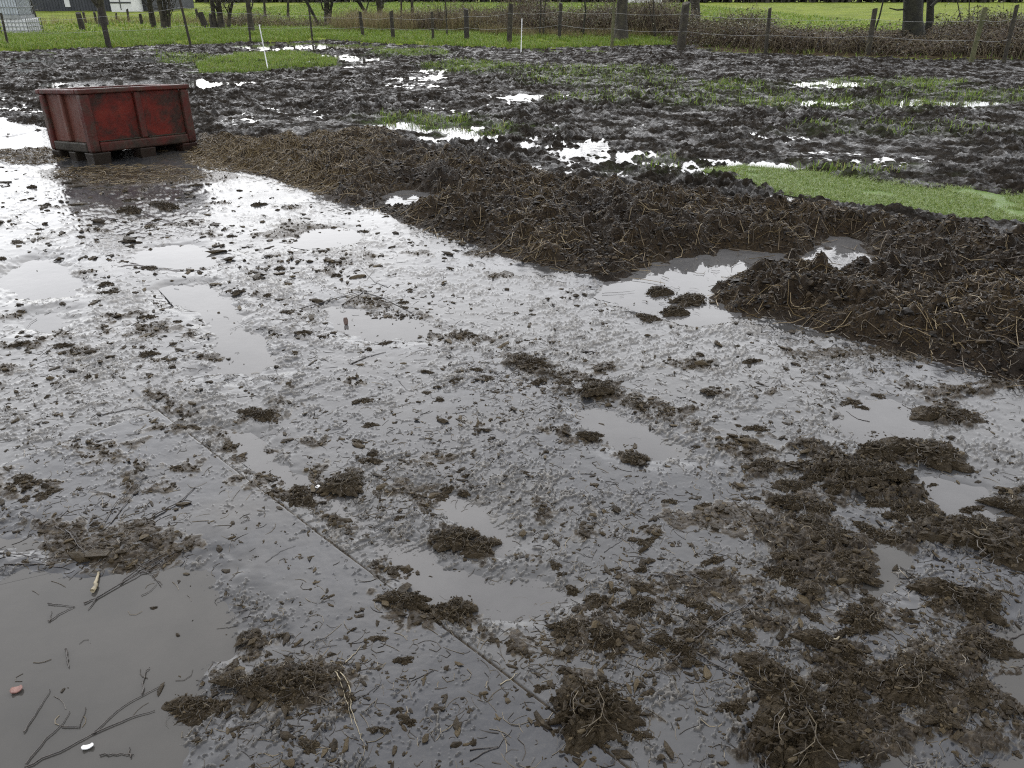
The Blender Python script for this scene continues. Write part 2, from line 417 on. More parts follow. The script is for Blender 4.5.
def simple(name, stops, scale=20, rough=.6, bump=.003, bscale=80, spec=.5):
    m, nt, b = mat(name); k = N(nt)
    k.put(b.inputs['Base Color'], k.ramp(k.noise(scale, 5), stops))
    k.put(b.inputs['Roughness'], rough); b.inputs['Specular IOR Level'].default_value = spec
    k.put(b.inputs['Normal'], k.bump(k.noise(bscale, 4), bump))
    return m

def leafy(name, stops, rough=.55, trans=.25):
    m, nt, b = mat(name); k = N(nt)
    c = k.ramp(k.island(), stops)
    k.put(b.inputs['Base Color'], c); k.put(b.inputs['Roughness'], rough)
    t = nt.nodes.new('ShaderNodeBsdfTranslucent'); k.put(t.inputs['Color'], c)
    x = nt.nodes.new('ShaderNodeMixShader'); x.inputs[0].default_value = trans
    nt.links.new(b.outputs[0], x.inputs[1]); nt.links.new(t.outputs[0], x.inputs[2])
    nt.links.new(x.outputs[0], nt.nodes['Material Output'].inputs['Surface'])
    return m

# slabs under a film of slurry
M_PAVE, nt, b = mat('wet_slab'); k = N(nt)
film = k.ramp(k.noise(1.6, 6, .6), [(.30, (.017, .019, .025)), (.52, (.028, .029, .032)), (.72, (.048, .045, .041))])
film = k.mix(k.math('MULTIPLY', k.attr('straw'), .85), film, (.064, .063, .061))
film = k.mix(k.ramp(k.noise(190, 3, .7), [(.5, 0.), (.8, .7)]), film, (.058, .054, .048))
slur = k.ramp(k.noise(70, 5, .65), [(.25, (.020, .0175, .014)), (.5, (.052, .046, .037)), (.75, (.110, .098, .078))])
heap = k.ramp(k.noise(45, 6, .7), [(.28, (.009, .0065, .004)), (.5, (.028, .020, .011)), (.75, (.075, .055, .030))])
crumb = k.mix(k.ramp(k.attr('mud'), [(.55, 0.), (.8, 1.)]), slur, heap)
ma = k.attr('mud')
k.put(b.inputs['Base Color'], k.mix(k.ramp(ma, [(.0, 0.), (.45, .9)]), film, crumb))
fr = k.ramp(k.noise(2.2, 5, .6), [(.35, .05), (.65, .20)])
k.put(b.inputs['Roughness'], k.mix(ma, fr, k.ramp(k.noise(80, 3), [(.4, .10), (.65, .28)])))
b.inputs['IOR'].default_value = 1.42
k.put(b.inputs['Specular IOR Level'], k.ramp(ma, [(.5, .5), (.8, .2)]))
n1 = k.bump(k.noise(95, 4, .6), .0022, 1.0)
n2 = k.bump(k.noise(330, 3, .7), .0012, 1.0, n1)
flat = nt.nodes.new('ShaderNodeMix'); flat.data_type = 'VECTOR'
k.put(flat.inputs[0], k.math('MULTIPLY_ADD', ma, .88)); flat.inputs[0].links[0].from_node.inputs[2].default_value = .12
nt.links.new(k.g.outputs['Normal'], flat.inputs[4]); nt.links.new(n2, flat.inputs[5])
nt.links.new(flat.outputs[1], b.inputs['Normal'])

def muddy(name, stops, straw_stops, rough, green=False):
    m, nt, b = mat(name); k = N(nt)
    c = k.ramp(k.noise(9, 8, .7), stops)
    sa = k.math('MULTIPLY', k.attr('straw'), k.ramp(k.noise(38, 5, .75, dist=1.5), [(.42, 0.), (.62, 1.)]))
    c = k.mix(sa, c, k.ramp(k.noise(90, 3, .7), straw_stops))
    if green:
        g = k.math('MULTIPLY', k.attr('green'), k.ramp(k.noise(16, 4, .7), [(.40, 0.), (.58, 1.)]))
        c = k.mix(g, c, (.055, .085, .018))
    k.put(b.inputs['Base Color'], c)
    k.put(b.inputs['Roughness'], k.ramp(k.noise(14, 4), [(.3, rough[0]), (.7, rough[1])]))
    b.inputs['IOR'].default_value = 1.34
    n = k.bump(k.noise(28, 6, .75), .03, .8)
    k.put(b.inputs['Normal'], k.bump(k.noise(130, 4, .7), .005, .9, n))
    return m
M_FIELD = muddy('trampled_mud', [(.3, (.006, .005, .0035)), (.5, (.014, .011, .008)), (.75, (.032, .025, .017))],
                [(.3, (.06, .045, .025)), (.7, (.12, .09, .045))], (.20, .48), True)
k = N(M_FIELD.node_tree); _b = M_FIELD.node_tree.nodes['Principled BSDF']
_w = k.noise(2.6, 6, .75); k.put(_b.inputs['Specular IOR Level'], k.ramp(_w, [(.48, .06), (.62, .5)])); k.put(_b.inputs['Roughness'], k.ramp(_w, [(.46, .75), (.62, .16)]))
M_BANK = muddy('muck', [(.3, (.007, .005, .0035)), (.5, (.017, .012, .008)), (.75, (.040, .028, .017))],
               [(.3, (.045, .030, .014)), (.7, (.12, .082, .036))], (.32, .70))
M_BANK.node_tree.nodes['Principled BSDF'].inputs['Specular IOR Level'].default_value = .2
M_MEADOW, nt, b = mat('meadow_turf'); k = N(nt)
c = k.ramp(k.noise(.35, 7, .65), [(.3, (.095, .125, .018)), (.5, (.160, .205, .026)), (.7, (.215, .245, .038))])
c = k.mix(k.ramp(k.noise(3.5, 6, .7), [(.50, 0.), (.72, .75)]), c, (.085, .080, .030))
c = k.mix(k.attr('straw'), c, k.ramp(k.noise(8, 6, .7), [(.35, (.020, .015, .009)), (.65, (.085, .062, .032))]))
k.put(b.inputs['Base Color'], c); k.put(b.inputs['Roughness'], .9); b.inputs['Specular IOR Level'].default_value = .1
k.put(b.inputs['Normal'], k.bump(k.noise(6, 6, .7), .15, .8))

def water(name, c0, c1):
    m, nt, b = mat(name); k = N(nt)
    k.put(b.inputs['Base Color'], k.ramp(k.noise(3, 5, .6), [(.3, c0), (.7, c1)]))
    k.put(b.inputs['Roughness'], k.ramp(k.noise(5, 4, .6), [(.4, .012), (.7, .06)])); b.inputs['IOR'].default_value = 1.33
    k.put(b.inputs['Normal'], k.bump(k.noise(11, 2), .0012, .5))
    return m
M_WATER = water('murky_water', (.044, .042, .038), (.062, .058, .052))
M_MILKY = water('milky_puddle_water', (.075, .073, .072), (.105, .102, .099))
M_POND, nt, b = mat('duckweed_water'); k = N(nt)
k.put(b.inputs['Base Color'], k.ramp(k.noise(26, 6, .75), [(.3, (.060, .100, .018)), (.5, (.090, .145, .028)), (.72, (.125, .18, .046))]))
k.put(b.inputs['Roughness'], k.ramp(k.noise(40, 4, .7), [(.35, .25), (.6, .6)])); b.inputs['IOR'].default_value = 1.33; b.inputs['Specular IOR Level'].default_value = .12
k.put(b.inputs['Normal'], k.bump(k.noise(60, 3), .004, .6))

M_CLOD, nt, b = mat('dung_clod'); k = N(nt)
c = k.ramp(k.noise(45, 6, .7), [(.28, (.010, .007, .004)), (.5, (.030, .022, .012)), (.75, (.078, .058, .032))])
c = k.mix(k.ramp(k.island(), [(0., .15), (1., .8)]), c, k.ramp(k.island(), [(0., (.007, .005, .003)), (.45, (.025, .018, .0095)), (.8, (.056, .041, .021)), (1., (.100, .076, .042))]))
k.put(b.inputs['Base Color'], c); k.put(b.inputs['Roughness'], k.ramp(k.noise(60, 3), [(.35, .28), (.65, .6)])); b.inputs['IOR'].default_value = 1.4
n = k.bump(k.noise(70, 5, .7), .010, .8)
k.put(b.inputs['Normal'], k.bump(k.noise(260, 3, .7), .003, .9, n))
M_FRAG = leafy('muck_fragment', [(0, (.005, .0035, .0022)), (.5, (.014, .010, .006)), (.85, (.032, .022, .012)), (1, (.060, .042, .021))], .55, .0)
M_CLOD.node_tree.nodes['Principled BSDF'].inputs['Specular IOR Level'].default_value = .22
M_FRAG.node_tree.nodes['Principled BSDF'].inputs['Specular IOR Level'].default_value = .25
M_STRAW = leafy('wet_straw', [(0, (.035, .024, .012)), (.35, (.085, .058, .027)), (.75, (.165, .118, .053)), (1, (.26, .20, .105))], .45, .1)
M_STRAWDK = leafy('soaked_straw', [(0, (.016, .012, .008)), (.5, (.045, .034, .021)), (.85, (.095, .075, .045)), (1, (.19, .155, .10))], .35, .05)
M_TWIG = simple('wet_twig_bark', [(.3, (.010, .008, .007)), (.7, (.040, .030, .022))], 60, .38, .002, 200)
M_PALE = simple('peeled_wood', [(.3, (.15, .125, .075)), (.7, (.34, .29, .19))], 40, .5)
M_WHITE = simple('white_plastic', [(.3, (.62, .63, .62)), (.7, (.78, .78, .76))], 12, .4, .001)
M_POST = simple('weathered_post', [(.25, (.012, .010, .006)), (.5, (.030, .025, .016)), (.75, (.060, .055, .030))], 9, .85, .012, 30)
M_POSTDK = simple('dark_post', [(.3, (.012, .010, .008)), (.7, (.038, .032, .022))], 9, .85, .012, 30)
M_POSTGR = simple('mossy_post', [(.3, (.05, .055, .020)), (.7, (.12, .115, .055))], 9, .85, .012, 30)
M_WIRE = simple('fence_wire', [(.3, (.25, .25, .24)), (.7, (.4, .4, .38))], 9, .4)
M_BARK = simple('tree_bark', [(.25, (.010, .009, .006)), (.5, (.028, .024, .015)), (.75, (.065, .058, .033))], 7, .9, .03, 22)
M_BARKDK = simple('dark_tree_bark', [(.25, (.006, .006, .0035)), (.5, (.014, .014, .007)), (.75, (.032, .031, .015))], 5, .9, .03, 22)
M_GRASS = leafy('grass_blade', [(0, (.075, .120, .015)), (.4, (.145, .225, .025)), (.8, (.195, .285, .038)), (1, (.28, .25, .09))], .5, .3)
M_GRASSWET = leafy('flooded_grass_blade', [(0, (.11, .16, .028)), (.5, (.18, .245, .055)), (1, (.27, .31, .10))], .4, .25)
M_DRY = leafy('dry_grass_blade', [(0, (.09, .070, .030)), (.5, (.17, .135, .060)), (.85, (.25, .20, .095)), (1, (.13, .16, .04))], .6, .25)
M_STEM = leafy('bramble_stem', [(0, (.030, .020, .012)), (.5, (.085, .058, .034)), (.85, (.15, .115, .065)), (1, (.22, .19, .10))], .6, .05)
M_BLEAF = leafy('bramble_leaf', [(0, (.022, .026, .008)), (.35, (.055, .055, .018)), (.7, (.10, .105, .034)), (1, (.22, .21, .11))], .4, .2)
M_BLEAFDK = leafy('dark_bramble_leaf', [(0, (.012, .010, .006)), (.4, (.034, .026, .014)), (.75, (.065, .052, .026)), (1, (.14, .12, .06))], .45, .15)

# ------------------------------------------------------------------ ground sheets
FAC = .72
def rows():
    r = [.25, .45, .65, .8, .9, .98]
    x = 1.04
    while x < 31:
        r.append(x)
        x += min(FAC * (x * x + CAM_H ** 2) / (CAM_H * F_PX), .042 if x < 24 else .07)
    while x < 900:
        r.append(x); x *= 1.012
    return np.array(r)
RR = rows()
fa = np.radians(np.linspace(-39.5, 39.5, int(79 / math.degrees(FAC * 1.45 / F_PX))))
st = np.radians(np.geomspace(.10, 75, 400))
TT = np.concatenate([fa[0] - st[::-1], fa, fa[-1] + st])
gr_, gt_ = np.meshgrid(RR, TT, indexing='ij')
GX, GY = (gr_ * np.sin(gt_)).ravel(), (gr_ * np.cos(gt_)).ravel()
GZ, MU, STW, GRN, REG = ground_chunks(GX, GY)
nr, ntt = gr_.shape
idx = np.arange(nr * ntt).reshape(nr, ntt)
quads = np.stack([idx[:-1, :-1], idx[:-1, 1:], idx[1:, 1:], idx[1:, :-1]], -1).reshape(-1, 4)[:, ::-1]
freg = REG[quads[:, 0]]
CO = np.stack([GX, GY, GZ], 1)
for rg, name, m, kind, lab in ((0, 'pavement', M_PAVE, 'structure', 'wet grey slabs under a film of slurry'),
                               (1, 'ground', M_FIELD, 'structure', 'trampled black mud of the paddock'),
                               (2, 'mud_bank', M_BANK, 'stuff', 'long bank of scraped brown muck and straw beside the slabs'),
                               (3, 'meadow', M_MEADOW, 'structure', 'green meadow beyond the mud')):
    q = quads[freg == rg]
    u, inv = np.unique(q.ravel(), return_inverse=True)
    me = new_mesh(name, CO[u], inv, np.full(len(q), 4), [m], True)
    for an, arr in (('mud', MU), ('straw', STW), ('green', GRN)):
        a = me.attributes.new(an, 'FLOAT', 'POINT'); a.data.foreach_set('value', arr[u].astype(np.float32))
    link(name, me, label=lab, category='ground' if rg != 2 else 'muck', kind=kind)
del CO, quads, freg, GX, GY, GZ, MU, STW, GRN, REG

def gz(x, y):
    return ground(np.atleast_1d(np.asarray(x, float)), np.atleast_1d(np.asarray(y, float)))

def sheet(name, P, z, m, grow=.0, **props):
    c = P.mean(0); d = P - c; L = np.linalg.norm(d, axis=1, keepdims=True)
    Q = c + d * (L + grow) / L
    V = np.column_stack([Q, np.full(len(Q), z)])
    area = sum(Q[i - 1][0] * Q[i][1] - Q[i][0] * Q[i - 1][1] for i in range(len(Q)))
    order = np.arange(len(Q)) if area > 0 else np.arange(len(Q))[::-1]
    return link(name, new_mesh(name, V, order, [len(Q)], [m]), **props)
for i, (P, dp, lab) in enumerate(PUDDLES):
    if dp > .1:
        lo, hi = P.min(0) - .45, P.max(0) + .45; P = np.array([[lo[0], lo[1]], [hi[0], lo[1]], [hi[0], hi[1]], [lo[0], hi[1]]])
    sheet('puddle', P, -.002 + .0004 * i if dp < .1 else -.012 + .0004 * i, M_WATER if 'murky' in lab or 'dark' in lab else M_MILKY, .14 if dp < .1 else 0.0, label=lab, category='puddle', kind='structure')
sheet('pond', POND, .020, M_POND, .0, label='shallow pond full of pale green weed beyond the muck bank', category='pond', kind='structure')
# water standing between the hoof marks of the whole paddock
cs = .3
gx, gy = np.meshgrid(np.arange(-40, 40, cs), np.arange(1, 36, cs))
cx, cy = gx.ravel() + cs / 2, gy.ravel() + cs / 2
ok = (sdf(FIELD, cx, cy) < -.5) & (sdf(MEADOW, cx, cy) > -.6) & (sdf(RIDGE, cx, cy) > -.45)
cx, cy = cx[ok], cy[ok]
V = np.stack([np.stack([cx + a * cs / 2, cy + b_ * cs / 2, np.full(len(cx), .014)], 1) for a, b_ in ((-1, -1), (1, -1), (1, 1), (-1, 1))], 1).reshape(-1, 3)
Vr = np.round(V, 3); u, inv = np.unique(Vr, axis=0, return_inverse=True)
link('water', new_mesh('water', u, inv.ravel(), np.full(len(cx), 4), [M_WATER]), label='water standing between the hoof prints', category='water', kind='structure')

# ------------------------------------------------------------------ straw, fibres, crumbs
def strands(name, x, y, L, r, m, lift, tilt=.25, curl=.5, K=4, **props):
    z = gz(x, y)[0]; kp = (z > -.002) | (rng.uniform(0, 1, len(x)) < .10); x, y, L, r, z = x[kp], y[kp], L[kp], r[kp], z[kp]; n = len(x)
    a = rng.uniform(0, 2 * np.pi, n); cu = rng.normal(0, curl, n)
    s = np.linspace(-.5, .5, K)
    ang = a[:, None] + cu[:, None] * s[None]
    px = x[:, None] + L[:, None] * s[None] * np.cos(ang); py = y[:, None] + L[:, None] * s[None] * np.sin(ang)
    pz = gz(px.ravel(), py.ravel())[0].reshape(n, K)
    straight = z[:, None] + rng.normal(0, tilt, n)[:, None] * L[:, None] * s[None]
    pz = np.maximum(np.maximum(.75 * pz + .25 * straight, pz - .004), .0002) + lift * rng.uniform(.3, 1.3, n)[:, None]
    V, Lp, T = tubes(np.stack([px, py, pz], -1), np.repeat(r[:, None], K, 1), 3)
    return link(name, new_mesh(name, V, Lp, T, [m]), **props)

def scatter_in(P, n):
    lo, hi = P.min(0), P.max(0); out = []
    while len(out) < n:
        q = rng.uniform(lo, hi, (n * 3, 2)); q = q[sdf(P, q[:, 0], q[:, 1]) < 0]; out += list(q)
    return np.array(out[:n])
q = scatter_in(RIDGE, 60000)
q = q[q[:, 1] > 2.5]
keep = rng.uniform(0, 1, len(q)) < gz(q[:, 0], q[:, 1])[2] ** 1.7 * .34 + .02 + .45 * sstep(-1.2, -2.4, q[:, 0])
q = q[keep][:19000]
strands('straw', q[:, 0], q[:, 1], rng.uniform(.06, .26, len(q)), rng.uniform(.0012, .0026, len(q)), M_STRAW, .008, .5,
        kind='stuff', label='wet straw strewn over the muck bank', category='straw')
q = scatter_in(RIDGE, 20000); q = q[(q[:, 1] > 2.4)]; q = q[rng.uniform(0, 1, len(q)) < np.clip(5.0 / np.hypot(q[:, 0], q[:, 1]), .3, 1)]
strands('straw', q[:, 0], q[:, 1], rng.uniform(.02, .08, len(q)), rng.uniform(.0008, .0020, len(q)), M_STRAWDK, .003, .4, .5,
        kind='stuff', label='dark rotted fibres matted into the muck bank', category='straw')
# straw lying round the red box
q = np.vstack([scatter_in(ellipse(28, 158, 40, 8), 500), scatter_in(ellipse(130, 176, 80, 10), 500), scatter_in(ellipse(245, 158, 60, 16), 3500)])
strands('straw', q[:, 0], q[:, 1], rng.uniform(.05, .2, len(q)), rng.uniform(.0012, .0025, len(q)), M_STRAW, .006, .4,
        kind='stuff', label='loose straw round the foot of the red box', category='straw')

DENS = [(590, 400, 90, 30), (830, 470, 90, 40), (820, 560, 90, 60), (900, 680, 120, 80), (600, 640, 90, 60), (700, 640, 100, 50), (400, 500, 110, 40),
        (300, 690, 100, 60), (100, 540, 90, 50), (60, 380, 100, 70), (200, 340, 90, 40), (380, 320, 80, 30), (520, 370, 60, 30), (90, 200, 120, 40),
        (330, 260, 110, 40), (680, 300, 60, 20), (830, 380, 130, 40), (450, 440, 150, 60), (640, 540, 120, 70), (970, 600, 70, 90), (180, 250, 150, 50)]
def scatter_pave(n, uniform=.4):
    k = int(n * uniform)
    pts = [np.array([at(rng.uniform(-320, 1420), 130 + 660 * rng.uniform(0, 1) ** 1.1) for _ in range(k)])]
    for _ in range(n - k):
        a, b_, sx, sy = DENS[rng.integers(len(DENS))]
        p = (rng.normal(a, sx * .6), max(128, rng.normal(b_, sy * .6)))
        pts.append(np.array([at(*p)]))
    p = np.vstack(pts)
    return p[sdf(FIELD, p[:, 0], p[:, 1]) > .02]
q = scatter_pave(10500)
strands('straw', q[:, 0], q[:, 1], rng.uniform(.012, .07, len(q)), rng.uniform(.0006, .0014, len(q)), M_STRAWDK, .001, .1, 1.0,
        kind='stuff', label='short bits of soaked straw stuck in the slurry', category='straw')

def ico(sub):
    bm = bmesh.new(); bmesh.ops.create_icosphere(bm, subdivisions=sub, radius=1)
    V = np.array([v.co[:] for v in bm.verts]); Fc = np.array([[v.index for v in f.verts] for f in bm.faces]); bm.free()
    return V, Fc
ICO1, ICO2 = ico(1), ico(2)
def lumps(C, S, base, jit=.28):
    """C [n,3] centres, S [n,3] half sizes -> irregular lumps in one go"""
    V0, F0 = base; n = len(C)
    V = V0[None] * (1 + rng.normal(0, jit, (n, len(V0), 1)))
    a = rng.uniform(0, 2 * np.pi, n); ca, sa = np.cos(a)[:, None], np.sin(a)[:, None]
    V = V * S[:, None, :]
    X, Y = V[..., 0] * ca - V[..., 1] * sa, V[..., 0] * sa + V[..., 1] * ca
    V = np.stack([X, Y, V[..., 2]], -1) + C[:, None, :]
    Fc = F0[None] + (np.arange(n) * len(V0))[:, None, None]
    return V.reshape(-1, 3), Fc.ravel(), np.full(n * len(F0), 3)

q = np.repeat(scatter_pave(5200, .58), 3, 0); q = q + rng.normal(0, .006, q.shape)
z = gz(q[:, 0], q[:, 1])[0]; okk = (z > .002) | (rng.uniform(0, 1, len(z)) < .05); q, z = q[okk], z[okk]
sz = (rng.gamma(1.3, .0016, len(q)) + .0012) * (1 + 1.3 * sstep(3, 6, np.hypot(q[:, 0], q[:, 1])))
S = np.stack([sz * rng.uniform(1, 3.2, len(q)), sz, sz * rng.uniform(.4, .8, len(q))], 1)
V, L, T = lumps(np.column_stack([q, np.maximum(z, 0) + S[:, 2] * .3]), S, ICO1, .30)
def in_heaps(n):
    w_ = np.array([(P.max(0) - P.min(0)).prod() * h for P, h in HEAPS]); w_ = np.sqrt(w_); w_ /= w_.sum()
    return np.vstack([scatter_in(P, int(n * a) + 4) for (P, h), a in zip(HEAPS, w_)])
q = in_heaps(15000); z, md = gz(q[:, 0], q[:, 1])[:2]; okk = md > .62; q, z = q[okk], z[okk]
sz = rng.gamma(1.5, .0017, len(q)) + .0012
S = np.stack([sz * rng.uniform(1, 2.6, len(q)), sz, sz * rng.uniform(.5, .9, len(q))], 1)
V2, L2, T2 = lumps(np.column_stack([q, np.maximum(z, 0) + S[:, 2] * .3]), S, ICO1, .30)
L = np.concatenate([L, L2 + len(V)]); V = np.vstack([V, V2]); T = np.concatenate([T, T2])
link('mud_crumbs', new_mesh('mud_crumbs', V, L, T, [M_CLOD], False), kind='stuff', label='small crumbs of mud spattered over the slabs', category='mud')
# loose lumps over the muck bank
q = scatter_in(RIDGE, 90000); q = q[q[:, 1] > 2.2]
q = q[rng.uniform(0, 1, len(q)) < np.clip(5.5 / np.hypot(q[:, 0], q[:, 1]), .25, 1)]
z = gz(q[:, 0], q[:, 1])[0]; okk = z > .02; q, z = q[okk], z[okk]
sz = rng.gamma(1.6, .0021, len(q)) + .0015
S = np.stack([sz * rng.uniform(1, 2.2, len(q)), sz, sz * rng.uniform(.6, 1., len(q))], 1)
V, L, T = lumps(np.column_stack([q, z + S[:, 2] * .3]), S, ICO1, .30)
link('muck_lumps', new_mesh('muck_lumps', V, L, T, [M_FRAG], False), kind='stuff', label='loose lumps of muck all over the bank', category='mud')

# ------------------------------------------------------------------ clods, each a thing
def clod_mesh(i, n_lump, spiky=.5, straws=14):
    a = Acc(); nrg, nan = (16, 40) if n_lump < 80 else (30, 84)
    rr, aa = np.meshgrid(np.linspace(0, 1, nrg + 1)[1:], np.arange(nan) * 2 * np.pi / nan, indexing='ij')
    ox, oy = 7.3 * i + 3, 5.1 * i
    out = 1 + .30 * np.sin(2 * aa + i) + .20 * np.sin(3 * aa + 2 * i) + .45 * perlin(np.cos(aa) + ox, np.sin(aa) + oy, .5, 91) + .25 * perlin(np.cos(aa) + ox, np.sin(aa) + oy, .2, 92)
    x, y = rr * out * np.cos(aa), .66 * rr * out * np.sin(aa)
    x = x + .06 * perlin(x + ox, y, .18, 96); y = y + .06 * perlin(x, y + oy, .18, 97)
    bl = .55 * np.abs(perlin(x + ox, y + oy, .45, 93)) + .50 * np.abs(perlin(x + ox, y + oy, .22, 94)) + .34 * np.abs(perlin(x + ox, y + oy, .10, 95)) + .10 * perlin(x + ox, y + oy, .05, 98)
    z = (1 - rr ** 2.6) ** .8 * (.10 + .34 * bl) - .05 * rr ** 6
    V = np.concatenate([[[0, 0, z[0].mean()]], np.stack([x, y, z], -1).reshape(-1, 3)])
    idx = 1 + np.arange(nrg * nan).reshape(nrg, nan); nx = np.roll(idx, -1, 1)
    q_ = np.stack([idx[:-1], idx[1:], nx[1:], nx[:-1]], -1).reshape(-1, 4)
    t_ = np.stack([np.zeros(nan, int), idx[0], nx[0]], -1)
    a.add(V, np.concatenate([q_.ravel(), t_.ravel()]), np.concatenate([np.full(len(q_), 4), np.full(nan, 3)]), 0)
    n2 = 150 if n_lump < 80 else 520                               # crumbly skin and crumbs fallen round it
    pick = rng.integers(len(V), size=n2); base_ = V[pick] * rng.uniform(.85, 1.18, (n2, 1)); base_[:, 2] = np.maximum(base_[:, 2], .0)
    s = rng.gamma(1.6, .010 if n_lump > 80 else .018, n2) + .008
    S = np.stack([s * rng.uniform(.9, 2.4, n2), s, s * rng.uniform(.5, 1.0, n2)], 1)
    a.add(*lumps(base_ + np.column_stack([np.zeros(n2), np.zeros(n2), S[:, 2] * .35]), S, ICO1, .30), 0)
    m = straws
    if m:
        an = rng.uniform(0, 2 * np.pi, m); r0 = np.sqrt(rng.uniform(0, 1, m)); L = rng.uniform(.3, .9, m)
        s3 = np.linspace(-.5, .5, 4)
        dr = rng.uniform(0, 2 * np.pi, m)
        P = np.stack([r0[:, None] * np.cos(an)[:, None] + L[:, None] * s3 * np.cos(dr[:, None] + s3), .62 * r0[:, None] * np.sin(an)[:, None] + L[:, None] * s3 * np.sin(dr[:, None] + s3),
                      .10 + .35 * np.clip(1 - r0, 0, 1)[:, None] + s3 * rng.normal(0, .25, m)[:, None] * L[:, None]], -1)
        P[..., 2] = np.maximum(P[..., 2], .02)
        a.add(*tubes(P, np.full((m, 4), .007), 3), 1)
    return a.mesh('mud_clod', [M_CLOD, M_STRAWDK], False)
CLODS = [clod_mesh(i, 34 + 5 * i, straws=int(4 + 2 * i)) for i in range(5)] + [clod_mesh(9 + i, 90 + 12 * i, straws=22) for i in range(4)]
SMALL = CLODS[:5]; BIG = CLODS[5:]
def clod(px, py, wpx, lab, group=None, me=None, rot=None, hs=1.0):
    x, y = at(px, py); slant = math.hypot(math.hypot(x, y), CAM_H)
    w = wpx * slant / F_PX / 2
    me = me or (BIG if w > .05 else SMALL)[rng.integers(4)]
    o = link('mud_clod', me)
    z = float(gz(x, y)[0][0])
    o.location = (x, y, max(z, 0) - .02 * w)
    o.scale = (w, w * rng.uniform(.8, 1.2), w * hs * rng.uniform(.75, 1.15)); o.rotation_euler = (0, 0, rng.uniform(-.5, .5) if rot is None else rot)
    o['label'] = lab; o['category'] = 'mud clod'
    if group: o['group'] = group
    return o
for px, py, w, lab in [
    (592, 718, 92, 'big light brown muck clod with straw on the bottom slab, beside the near seam'),
    (798, 742, 110, 'largest straw-filled muck clod, at the bottom edge of the picture'),
    (131, 213, 26, 'dark brown clod alone on the slabs in front of the red box'),
    (165, 208, 30, 'flat brown clod right of the lone dark one before the red box'),
    (530, 366, 40, 'dark straggling clod at the upper middle seam'),
    (596, 395, 38, 'strawy clod at the upper end of the slanting seam puddle'),
    (590, 440, 24, 'small clod on the left bank of the slanting seam puddle'),
    (635, 462, 26, 'dark clod at the lower tip of the slanting seam puddle'),
    (755, 430, 18, 'small dark clod alone above the middle seam mud'),
    (950, 418, 46, 'long dark clod beside the oval puddle below the muck bank'),
    (925, 458, 60, 'wide dark clod lying flat above the ringed puddle'),
    (878, 455, 36, 'brown clod left of the wide flat one above the ringed puddle'),
    (985, 648, 46, 'brown clod at the shore of the puddle cut by the right picture edge'),
    (962, 604, 54, 'straw-brown clod above the puddle cut by the right picture edge'),
    (862, 622, 40, 'clod of dark dung between the round puddle and the mud heap below'),
    (600, 604, 26, 'little clod right of centre, above the pair with twigs'),
    (638, 610, 34, 'crumbling clod right of the little one above the pair'),
    (570, 632, 36, 'dark clod pierced by a thin twig, above the big light brown one'),
    (608, 642, 40, 'ragged strawy clod right of the twig-pierced one'),
    (676, 652, 36, 'strawy dark clod at the start of the long curved twig'),
    (732, 712, 30, 'small tan clod right of the big light brown one'),
    (745, 640, 20, 'small dark clod right of the long curved twig'),
    (456, 542, 44, 'dark clod at the shore of the shallow grey puddle'),
    (480, 548, 40, 'light crumbling clod right of the dark one by the shallow grey puddle'),
    (345, 488, 46, 'long dark clod with a white fleck above the near seam'),
    (300, 500, 36, 'clod squeezed against the near seam below the long dark one'),
    (262, 418, 38, 'flat brown clod beyond the near slab, topmost by the near seam'),
    (248, 692, 44, 'strawy clod at the right shore of the largest puddle'),
    (295, 692, 60, 'wide tangle of muck and straw on the near slab'),
    (195, 710, 50, 'crumbling clod lying in the largest puddle with straw sticks'),
    (452, 615, 44, 'loose crumbling clod close to the near seam'),
    (408, 606, 42, 'smaller crumbling clod on the near slab, left of the one at the seam'),
    (378, 735, 18, 'little dark clod alone on the bottom slab'),
    (660, 292, 28, 'dark clod at the mouth of the white bay in the muck bank'),
    (690, 300, 36, 'brown clod standing in the white bay of the muck bank'),
    (675, 312, 30, 'clod half sunk just below the white bay'),
    (648, 320, 24, 'dark flat clod on the slabs below the white bay'),
    (862, 408, 12, 'tiny black lump at the upper left edge of the oval puddle'),
    (775, 690, 70, 'trodden straw heap above the largest straw-filled clod'),
    (910, 690, 60, 'dark wide clod in the trodden mud of the lower right'),
    (835, 655, 50, 'strawy clod between the curved twig and the lower right mud'),
    (990, 548, 90, 'wide ochre brown heap where the seam mud reaches the right edge')]:
    clod(px, py, w, lab)
g1 = 'small clods lying loose on the slabs'
cnt = 0
while cnt < 170:
    a, b_, sx, sy = DENS[rng.integers(len(DENS))]
    p = (rng.normal(a, sx * .7), rng.normal(b_, sy * .7))
    if not (140 < p[1] < 790 and -20 < p[0] < 1044): continue
    x, y = at(*p)
    if sdf(FIELD, np.array([x]), np.array([y]))[0] < .1: continue
    if min(sdf(P, np.array([x]), np.array([y]))[0] for P, _, _ in PUDDLES) < .03: continue
    clod(p[0], p[1], rng.uniform(7, 19) * (.55 + .6 * p[1] / 600), 'small loose dark clod among many on the wet slabs', g1, SMALL[rng.integers(5)], None, rng.uniform(.8, 1.2)); cnt += 1
g2 = 'lumps in the seam mud heaps'
for a, b_, n, sx, sy in [(850, 480, 16, 50, 16), (950, 525, 18, 60, 22), (815, 555, 22, 40, 40), (900, 680, 22, 70, 45)]:
    for _ in range(n):
        clod(rng.normal(a, sx * .7), rng.normal(b_, sy * .7), rng.uniform(12, 34), 'brown muck lump in the mud heaps smeared along the right slabs', g2)

